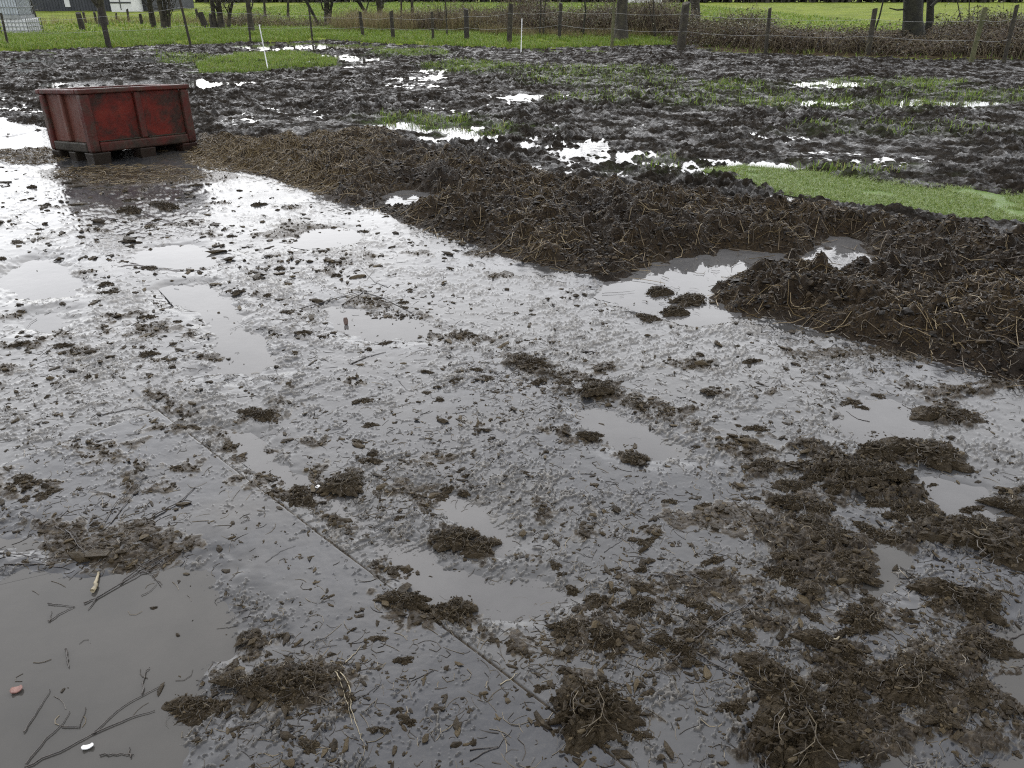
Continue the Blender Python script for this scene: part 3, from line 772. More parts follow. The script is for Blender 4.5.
# ------------------------------------------------------------------ twigs, scraps
def twig(paths, r, lab, m=None, name='twig', group=None, cat='twig', lift=.001):
    r = r * .72
    a = Acc()
    for pts in paths:
        w = [at(*p) for p in pts]
        dense = []
        for (x0, y0), (x1, y1) in zip(w[:-1], w[1:]):
            for t in np.linspace(0, 1, 5)[:-1]: dense.append((x0 + (x1 - x0) * t, y0 + (y1 - y0) * t))
        dense.append(w[-1]); d = np.array(dense)
        d[1:-1] += rng.normal(0, .0016, d[1:-1].shape); 
        z = np.maximum(gz(d[:, 0], d[:, 1])[0], 0.001)
        zz = np.maximum(np.interp(np.arange(len(z)), [0, len(z) - 1], [z[0], z[-1]]), z) * .6 + z * .4
        rr = np.linspace(r, r * .45, len(d))
        a.tube(np.column_stack([d, zz + rr * .8 + lift]), rr, 6)
    o = link(name, a.mesh(name, [m or M_TWIG], True), label=lab, category=cat)
    if group: o['group'] = group
    return o
twig([[(98, 598), (120, 585), (150, 570), (182, 552)], [(84, 604), (98, 598)], [(120, 585), (140, 568), (168, 556)], [(98, 598), (88, 610)]], .0035, 'knobbly dark twig floating beside the pale broken stick')
twig([[(25, 768), (60, 752), (92, 735), (125, 705), (160, 687)], [(92, 735), (130, 718), (155, 711)], [(142, 695), (146, 672), (150, 668)]], .003, 'longest forked twig floating across the largest puddle')
twig([[(26, 765), (45, 740), (62, 725), (70, 712)], [(62, 727), (80, 728), (86, 708)]], .0028, 'bent twig left of the longest forked one')
twig([[(100, 756), (118, 754), (134, 755)], [(131, 758), (130, 748)]], .003, 'short dark twig below the longest forked one')
twig([[(48, 604), (75, 607)], [(48, 622), (62, 613), (75, 607)], [(50, 622), (52, 612)]], .0025, 'V-shaped twig left of the pale broken stick')
twig([[(66, 650), (68, 660), (69, 668)]], .004, 'stubby upright twig in the middle of the largest puddle')
twig([[(24, 733), (30, 722), (45, 700), (50, 690)]], .003, 'short curved twig at the left of the largest puddle')
twig([[(100, 534), (120, 505), (145, 482), (166, 477)], [(112, 528), (135, 498), (148, 480)]], .0026, 'double dark twig rising from the stick pile')
twig([[(148, 526), (165, 515), (182, 505), (196, 491)]], .004, 'thick dark twig right of the stick pile')
twig([[(66, 533), (76, 545), (85, 556)]], .0038, 'short thick twig at the end of the narrow puddle')
twig([[(-10, 554), (20, 557), (50, 563), (75, 561)], [(5, 567), (40, 566), (70, 570)]], .003, 'level twig between the narrow and the largest puddle')
twig([[(138, 572), (160, 562), (182, 553)], [(140, 574), (158, 570), (178, 556)]], .0024, 'thin paired twigs right of the pale stick')
twig([[(92, 421), (115, 415), (135, 411), (152, 413), (166, 416)]], .0026, 'thin twig lying along the top edge of the near slab')
twig([[(300, 312), (330, 302), (363, 293), (372, 292)], [(342, 306), (355, 299), (364, 293), (385, 300), (405, 310), (430, 322)]], .004, 'forked twig arched behind the oval mirror puddle')
twig([[(352, 367), (368, 360), (386, 355)]], .0035, 'short twig below the oval mirror puddle')
twig([[(585, 354), (599, 356)]], .007, 'thick black stub of wood on the bright slabs')
twig([[(470, 767), (498, 752), (512, 735)], [(470, 756), (498, 752)]], .0022, 'thin bent twig at the bottom middle')
twig([[(672, 668), (684, 655), (702, 638), (722, 622), (742, 612), (754, 600), (754, 588)]], .0045, 'long curved twig crusted with mud on the right slab')
twig([[(692, 656), (715, 670), (740, 682), (770, 692), (795, 696)]], .0035, 'long straight twig half buried above the tan clod')
twig([[(650, 578), (672, 580), (690, 577), (705, 582)], [(690, 577), (712, 590)]], .003, 'curled thin twig right of centre')
twig([[(802, 508), (805, 520), (808, 530), (815, 538)]], .003, 'little curved twig on the slab beside the seam mud')
twig([[(918, 592), (940, 591), (966, 588)]], .0035, 'straight twig on the upper right slab')
twig([[(998, 648), (1010, 640), (1030, 632)]], .006, 'thick stick at the puddle cut by the right edge')
twig([[(828, 650), (836, 644), (842, 637)]], .006, 'pale short stick in the right mud', M_PALE)
twig([[(764, 652), (790, 654), (818, 652)]], .003, 'level thin twig above the trodden straw heap')
twig([[(822, 704), (836, 688), (846, 676)], [(838, 735), (842, 720), (840, 705)]], .002, 'crossed thin twigs in the lower right mud')
twig([[(843, 754), (855, 760), (868, 768)]], .003, 'short twig right of the largest straw-filled clod')
twig([[(338, 677), (350, 690), (352, 715), (360, 740), (364, 748)], [(336, 678), (342, 690), (349, 712), (353, 730)], [(346, 668), (356, 658), (362, 650)]], .0022, 'bundle of pale bent straws on the near slab', M_PALE, 'straw_bundle', None, 'straw')
twig([[(545, 622), (556, 632), (570, 642)]], .0028, 'thin twig stuck through the dark clod above the big light brown one')
twig([[(500, 690), (512, 683), (518, 678)]], .002, 'tiny pale straw by the end of the near seam', M_PALE, 'straw_bundle', None, 'straw')
twig([[(93, 593), (96, 585), (99, 574)]], .011, 'pale broken stick poking out of the largest puddle', M_PALE, 'broken_stick', None, 'stick')
gT = 'thin twigs strewn on the slabs'
for _ in range(46):
    a, b_, sx, sy = DENS[rng.integers(len(DENS))]
    p = (rng.normal(a, sx * .8), rng.normal(b_, sy * .8))
    x, y = at(p[0], max(p[1], 150))
    if not 170 < p[1] < 768 or sdf(FIELD, np.array([x]), np.array([y]))[0] < .15: continue
    L = rng.uniform(14, 42); dx = rng.choice([-1, 1]) * rng.uniform(.5, 1); dy = rng.uniform(-.7, .7)
    twig([[p, (p[0] + dx * L * .5, p[1] + dy * L * .5 + rng.normal(0, 2)), (p[0] + dx * L, p[1] + dy * L)]], rng.uniform(.0012, .0024),
         'thin dark twig lying flat among many in the slurry', None, 'twig', gT)

def scrap(name, px, py, w, d, m, lab, cat, tilt=0.0, rz=0.0):
    """small curled flat piece with thickness"""
    n = 7; V = []
    for t in (0, .003):
        for i in range(n):
            for j in range(n):
                u, v = i / (n - 1) - .5, j / (n - 1) - .5
                e = math.sqrt(max(0, 1 - (1.7 * v) ** 2))
                V.append((u * w * (.35 + .65 * e), v * d, t + .25 * w * (u * u * 2 - .3 * v) + .01 * math.sin(9 * u + 5 * v) * w))
    L = []; T = []
    for i in range(n - 1):
        for j in range(n - 1):
            a = i * n + j; q_ = [a, a + n, a + n + 1, a + 1]
            L += q_[::-1] + [c_ + n * n for c_ in q_]; T += [4, 4]
    ring = [i * n for i in range(n)] + [(n - 1) * n + j for j in range(1, n)] + [i * n + n - 1 for i in range(n - 2, -1, -1)] + [j for j in range(n - 2, 0, -1)]
    for a, b2 in zip(ring, ring[1:] + ring[:1]): L += [a, b2, b2 + n * n, a + n * n]; T.append(4)
    o = link(name, new_mesh(name, V, L, T, [m], True), label=lab, category=cat)
    x, y = at(px, py); o.location = (x, y, max(0, float(gz(x, y)[0][0])) + .002 + abs(math.sin(tilt)) * d * .4); o.rotation_euler = (tilt, 0, rz)
scrap('plastic_scrap', 88, 748, .028, .014, M_WHITE, 'white scrap of plastic floating in the largest puddle', 'litter', 0, .35)
M_LEAFR = simple('red_leaf', [(.3, (.12, .05, .04)), (.7, (.22, .11, .085))], 60, .5)
M_LEAFB = simple('brown_leaf', [(.3, (.05, .03, .022)), (.7, (.12, .07, .05))], 60, .5)
scrap('fallen_leaf', 17, 691, .03, .022, M_LEAFR, 'reddish leaf in the largest puddle at the left edge', 'leaf', .1, .4)
scrap('fallen_leaf', 346, 324, .026, .042, M_LEAFB, 'brown leaf standing up in the oval mirror puddle', 'leaf', 1.1, .3)
scrap('plastic_scrap', 318, 490, .018, .014, M_WHITE, 'tiny white fleck beside the long dark clod', 'litter', .2, .9)

# ------------------------------------------------------------------ grass
def blades_obj(name, q, h, w, lean, m, **props):
    z = gz(q[:, 0], q[:, 1])[0]
    link(name, new_mesh(name, *blades(q[:, 0], q[:, 1], z, h, w, lean), [m]), kind='stuff', **props)
def sub(P, n, zmin=None):
    q = scatter_in(P, n)
    if zmin is not None: q = q[gz(q[:, 0], q[:, 1])[0] > zmin]
    return q
acc_q = []
for P, g in GRASSY:
    ar = .5 * abs(sum(P[i - 1][0] * P[i][1] - P[i][0] * P[i - 1][1] for i in range(len(P))))
    n = int(min(ar * (1500 if g > .9 else 650 * g), 30000))
    q = sub(P, max(n, 50)); k = perlin(q[:, 0], q[:, 1], .5, 61) + .5 * perlin(q[:, 0], q[:, 1], .18, 62)
    acc_q.append(q[k > (-.5 if g > .9 else .05 - .3 * g)])
q = np.vstack(acc_q)
blades_obj('grass', q, rng.uniform(.05, .13, len(q)), rng.uniform(.006, .012, len(q)), rng.uniform(.2, .9, len(q)), M_GRASS,
           label='tufts of grass left standing in the trampled paddock', category='grass')
q = sub(POND, 40000); k = perlin(q[:, 0], q[:, 1], .6, 63) + .4 * perlin(q[:, 0], q[:, 1], .2, 64); q = q[(k > -.62) & (sdf(FIELD, q[:, 0], q[:, 1]) < 0)]
z = gz(q[:, 0], q[:, 1])[0]; q = q[z < .06]
link('grass', new_mesh('grass', *blades(q[:, 0], q[:, 1], np.full(len(q), .012), rng.uniform(.025, .07, len(q)), rng.uniform(.003, .006, len(q)), rng.uniform(.4, 1.2, len(q))), [M_GRASSWET]),
     kind='stuff', label='short drowned grass poking out of the green pond', category='grass')
STRIP = poly(BORDER[1:-1] , []); 
strip_pts = np.array([at(*p) for p in BORDER])
def strip_poly(d0, d1):
    return np.vstack([strip_pts + [0, d0], (strip_pts + [0, d1])[::-1]])
q = sub(strip_poly(-.3, 7), 190000)
k = perlin(q[:, 0], q[:, 1], .8, 65) + .5 * perlin(q[:, 0], q[:, 1], .3, 66); q = q[(k > -.45) & ~((q[:, 0] > 5.2) & (q[:, 1] < 28.5) & (rng.uniform(0, 1, len(q)) < .97))]
blades_obj('grass', q, rng.uniform(.06, .2, len(q)), rng.uniform(.010, .02, len(q)), rng.uniform(.2, .9, len(q)), M_GRASS,
           label='rough green grass along the wire fence', category='grass')
q = sub(strip_poly(6, 75), 60000)
blades_obj('grass', q, rng.uniform(.06, .22, len(q)), rng.uniform(.03, .06, len(q)), rng.uniform(.4, 1.1, len(q)), M_GRASS,
           label='grass of the meadow beyond the brambles', category='grass')

def pxband(x0, x1, y0, y1):
    return poly([(x0, y1), (x1, y1), (x1, y0), (x0, y0)])
def dry(P, n, h0, h1, lab):
    q = sub(P, n); k = perlin(q[:, 0], q[:, 1], 1.1, 67) + .5 * perlin(q[:, 0], q[:, 1], .3, 68); q = q[k > -.25]
    blades_obj('dry_grass', q, rng.uniform(h0, h1, len(q)), rng.uniform(.006, .013, len(q)), rng.uniform(.1, .7, len(q)), M_DRY, label=lab, category='dry grass')
def band(pts, dy):
    a = np.array([at(*p) for p in pts]); return np.vstack([a, (a + [0, dy])[::-1]])
dry(band([(330, 36), (400, 38), (520, 40)], 5), 14000, .35, .95, 'tall pale dry grass behind the thick middle post')
dry(band([(480, 41), (520, 43)], 1.2), 900, .2, .5, 'tuft of bleached grass by the posts in the middle')
dry(band([(520, 44), (600, 43), (690, 43), (705, 48), (760, 53), (900, 57), (1040, 60)], 1.3), 9000, .12, .42, 'bleached grass along the foot of the brambles')
dry(band([(20, 30), (130, 28), (330, 34)], 3), 3500, .2, .6, 'faded grass round the orchard stakes at the left')

# ------------------------------------------------------------------ brambles
def thicket(pts, dy, n_st, n_lf, h0, h1, lab, leaf, name='bramble_thicket'):
    P = band(pts, dy); a = Acc()
    q = scatter_in(P, n_st); z = gz(q[:, 0], q[:, 1])[0]
    K = 7; s = np.linspace(0, 1, K)
    ang = rng.uniform(0, 2 * np.pi, n_st); reach = rng.uniform(.3, 1.3, n_st); hh = rng.uniform(h0, h1, n_st) * np.clip(.78 + .55 * perlin(q[:, 0], q[:, 1], 2.2, 70) + .35 * perlin(q[:, 0], q[:, 1], .7, 71), .3, 1.5)
    whip = (rng.uniform(0, 1, n_st) < .10)[:, None]
    reach = np.where(whip[:, 0], reach * .25, reach); hh = np.where(whip[:, 0], hh * rng.uniform(1.1, 1.7, n_st), hh)
    arch = np.where(whip, s[None], (4 * s * (1 - s) ** .8 * .8)[None])
    P3 = np.stack([q[:, :1] + reach[:, None] * s * np.cos(ang)[:, None] + rng.normal(0, .03, (n_st, K)), q[:, 1:] + .6 * reach[:, None] * s * np.sin(ang)[:, None] + rng.normal(0, .03, (n_st, K)),
                   z[:, None] - .05 + hh[:, None] * arch + .05], -1)
    R = np.linspace(.007, .0025, K)[None] * rng.uniform(.6, 1.5, n_st)[:, None]
    V, L, T = tubes(P3, R, 3)
    root = empty(name, (q[:, 0].mean(), q[:, 1].mean(), 0), label=lab, category='brambles')
    off = np.array([q[:, 0].mean(), q[:, 1].mean(), 0])
    link('stems', new_mesh('stems', V - off, L, T, [M_STEM]), root, kind='stuff')
    i = rng.integers(n_st, size=n_lf); u = rng.uniform(.15, 1, n_lf) ** .8 * (K - 1); k0 = np.minimum(u.astype(int), K - 2); f = (u - k0)[:, None]
    c = P3[i, k0] * (1 - f) + P3[i, k0 + 1] * f + rng.normal(0, .045, (n_lf, 3))
    c[:, 2] = np.maximum(c[:, 2], .03)
    A = rng.normal(0, 1, (n_lf, 3)); A[:, 2] *= .5; A /= np.linalg.norm(A, axis=1, keepdims=True)
    B = np.cross(A, rng.normal(0, 1, (n_lf, 3)) + [0, 0, 1.2]); B /= np.linalg.norm(B, axis=1, keepdims=True) + 1e-9
    l = rng.uniform(.02, .045, n_lf)[:, None]; w = l * .62
    nrm = np.cross(A, B)
    V = np.stack([c - A * l, c + B * w + nrm * l * .15, c + A * l, c - B * w + nrm * l * .15], 1).reshape(-1, 3)
    link('leaves', new_mesh('leaves', V - off, np.arange(n_lf * 4), np.full(n_lf, 4), [leaf]), root, kind='stuff')
thicket([(400, 37), (460, 38), (520, 41)], 3.5, 1700, 2200, .5, 1.0, 'pale brown bramble tangle behind the thick middle post', M_BLEAF)
thicket([(515, 42), (600, 41), (690, 43)], 4.5, 3600, 9000, .6, 1.25, 'brown and green bramble thicket between the white rod and the leaning post', M_BLEAF)
thicket([(690, 43), (730, 50), (780, 52)], 3.0, 1900, 9000, .4, .85, 'leafy bramble mound right of the leaning post', M_BLEAF)
thicket([(690, 46), (760, 53.5), (900, 58.5), (1060, 61.5)], 3.6, 6000, 20000, .25, .66, 'low dark bramble bank running to the right edge', M_BLEAFDK)
thicket([(925, 50), (962, 50)], 1.2, 160, 2600, .7, 1.1, 'taller leafy bramble bush right of the big tree', M_BLEAF)
thicket([(988, 54), (1040, 56)], 1.4, 240, 3800, .6, 1.0, 'leafy bramble bush by the last fence post', M_BLEAF)
thicket([(250, 33), (330, 34), (400, 36)], 3.0, 420, 700, .3, .8, 'bare brown twiggy scrub in front of the orchard trees', M_BLEAFDK)
thicket([(205, 30), (250, 32)], 3.0, 260, 500, .3, .7, 'bare tangle of cut branches beside the orchard trees', M_BLEAFDK)

# ------------------------------------------------------------------ fence, stakes, rods
fence = empty('wire_fence', (0, 28, 0), label='wire fence of uneven weathered posts along the far edge of the mud', category='fence')
FP = [(1, 13, 8, 45, .035, 0), (100, 8, 108, 43, .085, 1), (179, -4, 190, 42, .04, 0), (247, 5, 250, 39, .035, 0), (309, 8, 312, 37, .035, 0), (360, 12, 363, 36, .06, 0),
      (391, 11, 393, 38, .07, 0), (432, 12, 433, 39, .045, 0), (466, 9, 467, 40, .085, 1), (511, 4, 509, 42, .08, 0), (561, 3, 559, 40, .06, 1), (614, 3, 612, 44, .045, 2),
      (686, 3, 681, 46, .12, 0), (770, 8, 766, 50, .05, 0), (875, 9, 868, 52, .07, 0), (985, 8, 972, 58, .06, 2), (1017, 5, 1005, 58, .05, 0)]
def post_mesh(name, base, top, r, m, parent=None, slant=.35, **props):
    d = top - base; L = d.length; K = 7; sides = 9
    V = []; ph = rng.uniform(0, 6.28)
    for i in range(K):
        t = i / (K - 1)
        for j in range(sides):
            a = 2 * math.pi * j / sides
            rr = r * (1.05 - .12 * t) * (1 + .08 * math.sin(3 * a + ph + 2 * t) + rng.normal(0, .025))
            zt = (t - .06 if i == 0 else t) * L + (slant * r * math.cos(a + ph) if i == K - 1 else 0)
            V.append(base + d / L * zt + Vector((rr * math.cos(a), rr * math.sin(a), 0)))
    L_ = []; T = []
    for i in range(K - 1):
        for j in range(sides):
            L_ += [i * sides + j, i * sides + (j + 1) % sides, (i + 1) * sides + (j + 1) % sides, (i + 1) * sides + j]; T.append(4)
    L_ += [(K - 1) * sides + j for j in range(sides)]; T.append(sides)
    V = np.array([v[:] for v in V])
    if parent:
        V -= np.array(parent.location[:]); return link(name, new_mesh(name, V, L_, T, [m]), parent, **props)
    V -= np.array(base[:]); o = link(name, new_mesh(name, V, L_, T, [m]), **props); o.location = base; return o
tops = []
for x0, y0, x1, y1, r, k in FP:
    bx, by = at(x1, y1, .15); bz = float(gz(bx, by)[0][0])
    b0 = Vector((bx, by, bz)); t0 = at_depth(x0, y0, by)
    post_mesh('post', b0, t0, r, (M_POST, M_POSTDK, M_POSTGR)[k], fence)
    tops.append((b0, t0, r))
for fr_ in (.42, .78):
    pts = []
    for (b0, t0, r), (b1, t1, r1) in zip(tops[:-1], tops[1:]):
        p, q2 = b0.lerp(t0, fr_), b1.lerp(t1, fr_)
        for s in np.linspace(0, 1, 7)[:-1]:
            v = p.lerp(q2, s); v = v - Vector((0, r + .006, .05 * 4 * s * (1 - s))); pts.append(v - fence.location)
    pts.append(tops[-1][0].lerp(tops[-1][1], fr_) - fence.location)
    a = Acc(); a.tube([v[:] for v in pts], .0032, 5); link('wire', a.mesh('wire', [M_WIRE], True), fence)
for (x0, y0, x1, y1, r, lab) in [(78, 13, 83, 31, .11, 'thickest dark stake standing in the grass left of the fence post'),
                                 (83, 12, 86, 24, .06, 'slim dark stake just behind the thickest one'),
                                 (94, 12, 97, 24, .06, 'dark stake close behind the thick leaning fence post'),
                                 (116, 13, 117, 23, .05, 'pale thin stake below the white shed'),
                                 (140, 14, 142, 25, .07, 'lone brown stake right of the white shed'),
                                 (196, 9, 198, 20, .07, 'dark stake left of the split stump among the orchard trees'),
                                 (200, 13, 206, 29, .14, 'wide split dark stump among the orchard trees'),
                                 (211, 14, 213, 31, .09, 'dark stake leaning on the orchard tree trunk'),
                                 (127, 9, 129, 22, .06, 'black stake in front of the white shed')]:
    bx, by = at(x1, y1, .15); bz = float(gz(bx, by)[0][0])
    post_mesh('wooden_stake', Vector((bx, by, bz)), at_depth(x0, y0, by), r, M_POSTDK, None, label=lab, category='stake')
for x0, y0, x1, y1, lab in [(259, 24, 268, 69, 'white plastic fence rod leaning in the grass patch'), (522, 18, 521, 52, 'white plastic fence rod at the edge of the brambles')]:
    bx, by = at(x1, y1, .05); bz = float(gz(bx, by)[0][0]); b0 = Vector((bx, by, bz)); t0 = at_depth(x0, y0, by) - b0
    a = Acc(); a.tube([(0, 0, -.03), (t0 * .5)[:], (t0 * .97)[:], t0[:]], [.013, .012, .012, .006], 8)
    o = link('fence_rod', a.mesh('fence_rod', [M_WHITE], True), label=lab, category='fence rod'); o.location = b0
    a = Acc()
    for f in (.45, .62, .8, .95):
        a.tube([(t0 * f)[:], (t0 * f + Vector((.03, -.01, .015)))[:], (t0 * f + Vector((.035, -.01, .04)))[:]], .005, 5)
    link('wire_clips', a.mesh('wire_clips', [M_WHITE], True), o)

# ------------------------------------------------------------------ trees (bare in winter)
def tree(stems, lab, barkm, height=5.5, name='bare_tree', twigs=60, lo=4):
    """stems: (top px, top py, base px, base py, radius px at base)"""
    bx, by = at(stems[0][2], stems[0][3], .15); bz = float(gz(bx, by)[0][0])
    root = empty(name, (bx, by, bz), label=lab, category='tree')
    a, c = Acc(), Acc(); org = Vector((bx, by, bz))
    for x0, y0, x1, y1, rp in stems:
        p0 = Vector((*at(x1, y1, .15), 0)); p0.z = float(gz(p0.x, p0.y)[0][0]) - .06
        tp = at_depth(x0, y0, p0.y); d = (tp - p0); d = d / max(d.z, .1)
        r0 = rp * math.hypot(p0.y, 1.7) / F_PX * (.78 if lo < 3 else 1)
        pts = []; K = 9
        for i in range(K):
            t = i / (K - 1); zz = t * height
            lean = d * min(zz, 1.9) + d * max(zz - 1.9, 0) * .5
            pts.append(p0 + Vector((lean.x, lean.y, zz)) + Vector((rng.normal(0, .03), rng.normal(0, .03), 0)) * (0 if i < 2 else height * .25) - org)
        rr = np.array([r0 * (1.35 if i == 0 else 1.0) * (1 - .80 * (i / (K - 1)) ** 1.1) for i in range(K)])
        a.tube([p[:] for p in pts], rr, 10)
        for k_ in range(9 if lo > 2 else 16):                                   # limbs
            i = rng.integers(lo, K); s = pts[i]; an = rng.uniform(0, 6.28); L = rng.uniform(.5, 1.6) * height / 5
            dirv = Vector((math.cos(an), math.sin(an), rng.uniform(.8, 2.2) if lo < 3 else rng.uniform(.3, 1.1))).normalized(); lp = [s + dirv * L * u + Vector((0, 0, .25 * L * u * u)) + Vector(rng.normal(0, .03, 3)) for u in (0, .33, .66, 1)]
            a.tube([p[:] for p in lp], np.array([.34, .25, .17, .08]) * rr[i] + .006, 6)
            for _ in range(max(2, twigs // 9)):
                j = rng.integers(1, 4); s2 = lp[j]; d2 = Vector((*rng.normal(0, 1, 2), rng.uniform(-.2, 1))).normalized() * rng.uniform(.3, .8)
                c.tube([s2[:], (s2 + d2 * .5 + Vector(rng.normal(0, .03, 3)))[:], (s2 + d2 + Vector((0, 0, .1)))[:]], [.009, .006, .003], 3)
    link('trunk', a.mesh('trunk', [barkm], True), root)
    link('crown', c.mesh('crown', [M_TWIG], True), root)
    return root, org
T7, org7 = tree([(912, 0, 914, 48, 9.0), (934, 0, 925, 46, 3.6), (921, 0, 921, 46, 1.8)], 'thick dark tree with a side stem standing in the right brambles', M_BARKDK, 6, twigs=80)
p = at_depth(906, 9, org7.y) - org7; q2 = at_depth(889, 8, org7.y) - org7; m_ = at_depth(897, 10, org7.y) - org7
a = Acc(); a.tube([(p + Vector((.1, 0, 0)))[:], m_[:], q2[:]], [.03, .022, .012], 6); link('branch', a.mesh('branch', [M_BARKDK], True), T7)
p = at_depth(931, 7, org7.y) - org7; q2 = at_depth(938, 0, org7.y) - org7
a = Acc(); a.tube([p[:], q2[:], (q2 + (q2 - p) * 3)[:]], [.05, .04, .02], 6); link('branch', a.mesh('branch', [M_BARKDK], True), T7)
tree([(622, -6, 621, 40, 5.6)], 'mottled grey tree trunk rising from the middle brambles', M_BARK, 6)
tree([(697, -6, 694, 34, 4.6)], 'grey tree trunk right behind the leaning post', M_BARK, 6)
tree([(884, 0, 872, 40, .9)], 'thin leaning sapling beside the right fence post', M_BARKDK, 3, 'sapling', 20)
tree([(957, 0, 968, 44, .6), (970, 0, 969, 46, .6)], 'pair of thin saplings between the big tree and the last posts', M_BARK, 3, 'sapling', 20)
tree([(20, -6, 33, 31, 4.2), (28, -6, 38, 31, 3.0), (24, -6, 41, 30, 1.8)], 'many-stemmed mossy shrub behind the caged white tank', M_BARK, 4.5, 'shrub_tree', lo=1, twigs=110)
tree([(98, -10, 104, 27, 4.8)], 'brown tree right behind the thick leaning fence post', M_BARK, 5, lo=1, twigs=110)
tree([(146, -8, 153, 28, 2.2), (150, -8, 155, 28, 1.8)], 'slim twin-stemmed orchard tree, first right of the white shed', M_BARK, 4, lo=1, twigs=110)
tree([(158, -8, 165, 29, 3.2), (163, -8, 168, 29, 2.0), (170, -8, 169, 29, 1.4)], 'three-stemmed orchard tree with pale bark', M_BARK, 4, lo=1, twigs=110)
tree([(210, -8, 216, 31, 2.6), (217, -8, 222, 31, 3.6), (232, -8, 228, 31, 1.8)], 'stout forked orchard tree beside the split stump', M_BARK, 4.5, lo=1, twigs=110)
tree([(246, -8, 252, 33, 3.2)], 'single orchard tree near the slim fence post', M_BARK, 4.5, lo=1, twigs=110)
tree([(303, -8, 320, 27, 1.5), (325, -8, 328, 25, 3.4), (333, -8, 329, 25, 1.6)], 'orchard tree with one slanting stem behind the scrub', M_BARKDK, 4.5, lo=1, twigs=110)
tree([(354, -8, 373, 25, 2.4)], 'dark tree slanting strongly to the right', M_BARKDK, 4.5, lo=1, twigs=110)
tree([(378, -8, 381, 24, 3.6)], 'broad brown trunk right of the slanting tree', M_BARK, 5, lo=1, twigs=110)
tree([(264, -8, 265, 18, 1.2), (288, 6, 288, 18, 1.2)], 'thin young trees far behind the white rod', M_BARK, 3.5, 'sapling', 30)
tree([(412, -8, 413, 26, 1.6), (402, -8, 401, 26, 1.0)], 'thin trees behind the pale dry grass', M_BARK, 4, 'sapling', 30)

tree([(446, -6, 447, 36, .8)], 'thin young tree just left of the thick middle post', M_BARK, 3.5, 'sapling', 30)
tree([(541, -6, 540, 38, .9), (546, -6, 543, 38, .6)], 'thin twin-stemmed tree in the brambles right of the white rod', M_BARK, 3.5, 'sapling', 30)
tree([(586, -6, 583, 38, .9)], 'thin tree left of the mottled grey trunk', M_BARKDK, 3.5, 'sapling', 30)
tree([(653, -6, 656, 38, .8), (648, -6, 655, 38, .5)], 'thin tree between the mottled trunk and the leaning post', M_BARK, 3.5, 'sapling', 30)
# ------------------------------------------------------------------ caged tanks, far buildings
M_TANK = simple('tank_plastic', [(.3, (.55, .57, .58)), (.7, (.70, .71, .70))], 3, .45, .004)
M_TANKGY = simple('grey_tank_plastic', [(.3, (.40, .44, .48)), (.7, (.55, .59, .62))], 3, .45, .004)
M_CAGE = simple('galvanised_bar', [(.3, (.18, .19, .19)), (.7, (.32, .33, .33))], 10, .45)
def tank(x0, x1, ytop, ybase, lab, nv, nh, body, zbase=None, depth=None):
    bx, by = at((x0 + x1) / 2, ybase, .1) if depth is None else (None, depth)
    pl, pr = at_depth(x0, ybase, by), at_depth(x1, ybase, by); pt = at_depth(x0, ytop, by)
    W, H = pr.x - pl.x, pt.z - pl.z; cx_ = (pl.x + pr.x) / 2; D = 1.0
    root = empty('caged_tank', (cx_, by + D / 2, pl.z), label=lab, category='water tank')
    a = Acc(); a.box((0, 0, H * .5 + .04), (W * .94, D * .94, H - .10)); bevel(link('tank_body', a.mesh('tank_body', [body]), root), .06, 3)
    a = Acc(); a.box((0, 0, .05), (W, D, .10)); link('pallet', a.mesh('pallet', [M_CAGE]), root)
    a = Acc()
    for i in range(nv + 1):
        x = -W / 2 + W * i / nv
        for y in (-D / 2, D / 2): a.tube([(x, y, .08), (x, y, H)], .012, 5)
    for i in range(nv + 1):
        y = -D / 2 + D * i / nv
        for x in (-W / 2, W / 2): a.tube([(x, y, .08), (x, y, H)], .012, 5)
    for i in range(1, nh + 1):
        z_ = .08 + (H - .08) * i / nh
        for (p0, p1) in (((-W / 2, -D / 2), (W / 2, -D / 2)), ((W / 2, -D / 2), (W / 2, D / 2)), ((W / 2, D / 2), (-W / 2, D / 2)), ((-W / 2, D / 2), (-W / 2, -D / 2))):
            a.tube([(*p0, z_), (*p1, z_)], .012, 5)
    link('cage', a.mesh('cage', [M_CAGE]), root)
    return root, by, pt.z
r1, dep, ztop = tank(3, 30, 18.5, 37, 'white caged water tank, the lower of two at the left edge', 7, 4, M_TANK)
tank(-14, 20, -10, 18.2, 'grey white caged tank stacked on top of the lower one', 12, 3, M_TANKGY, depth=dep)

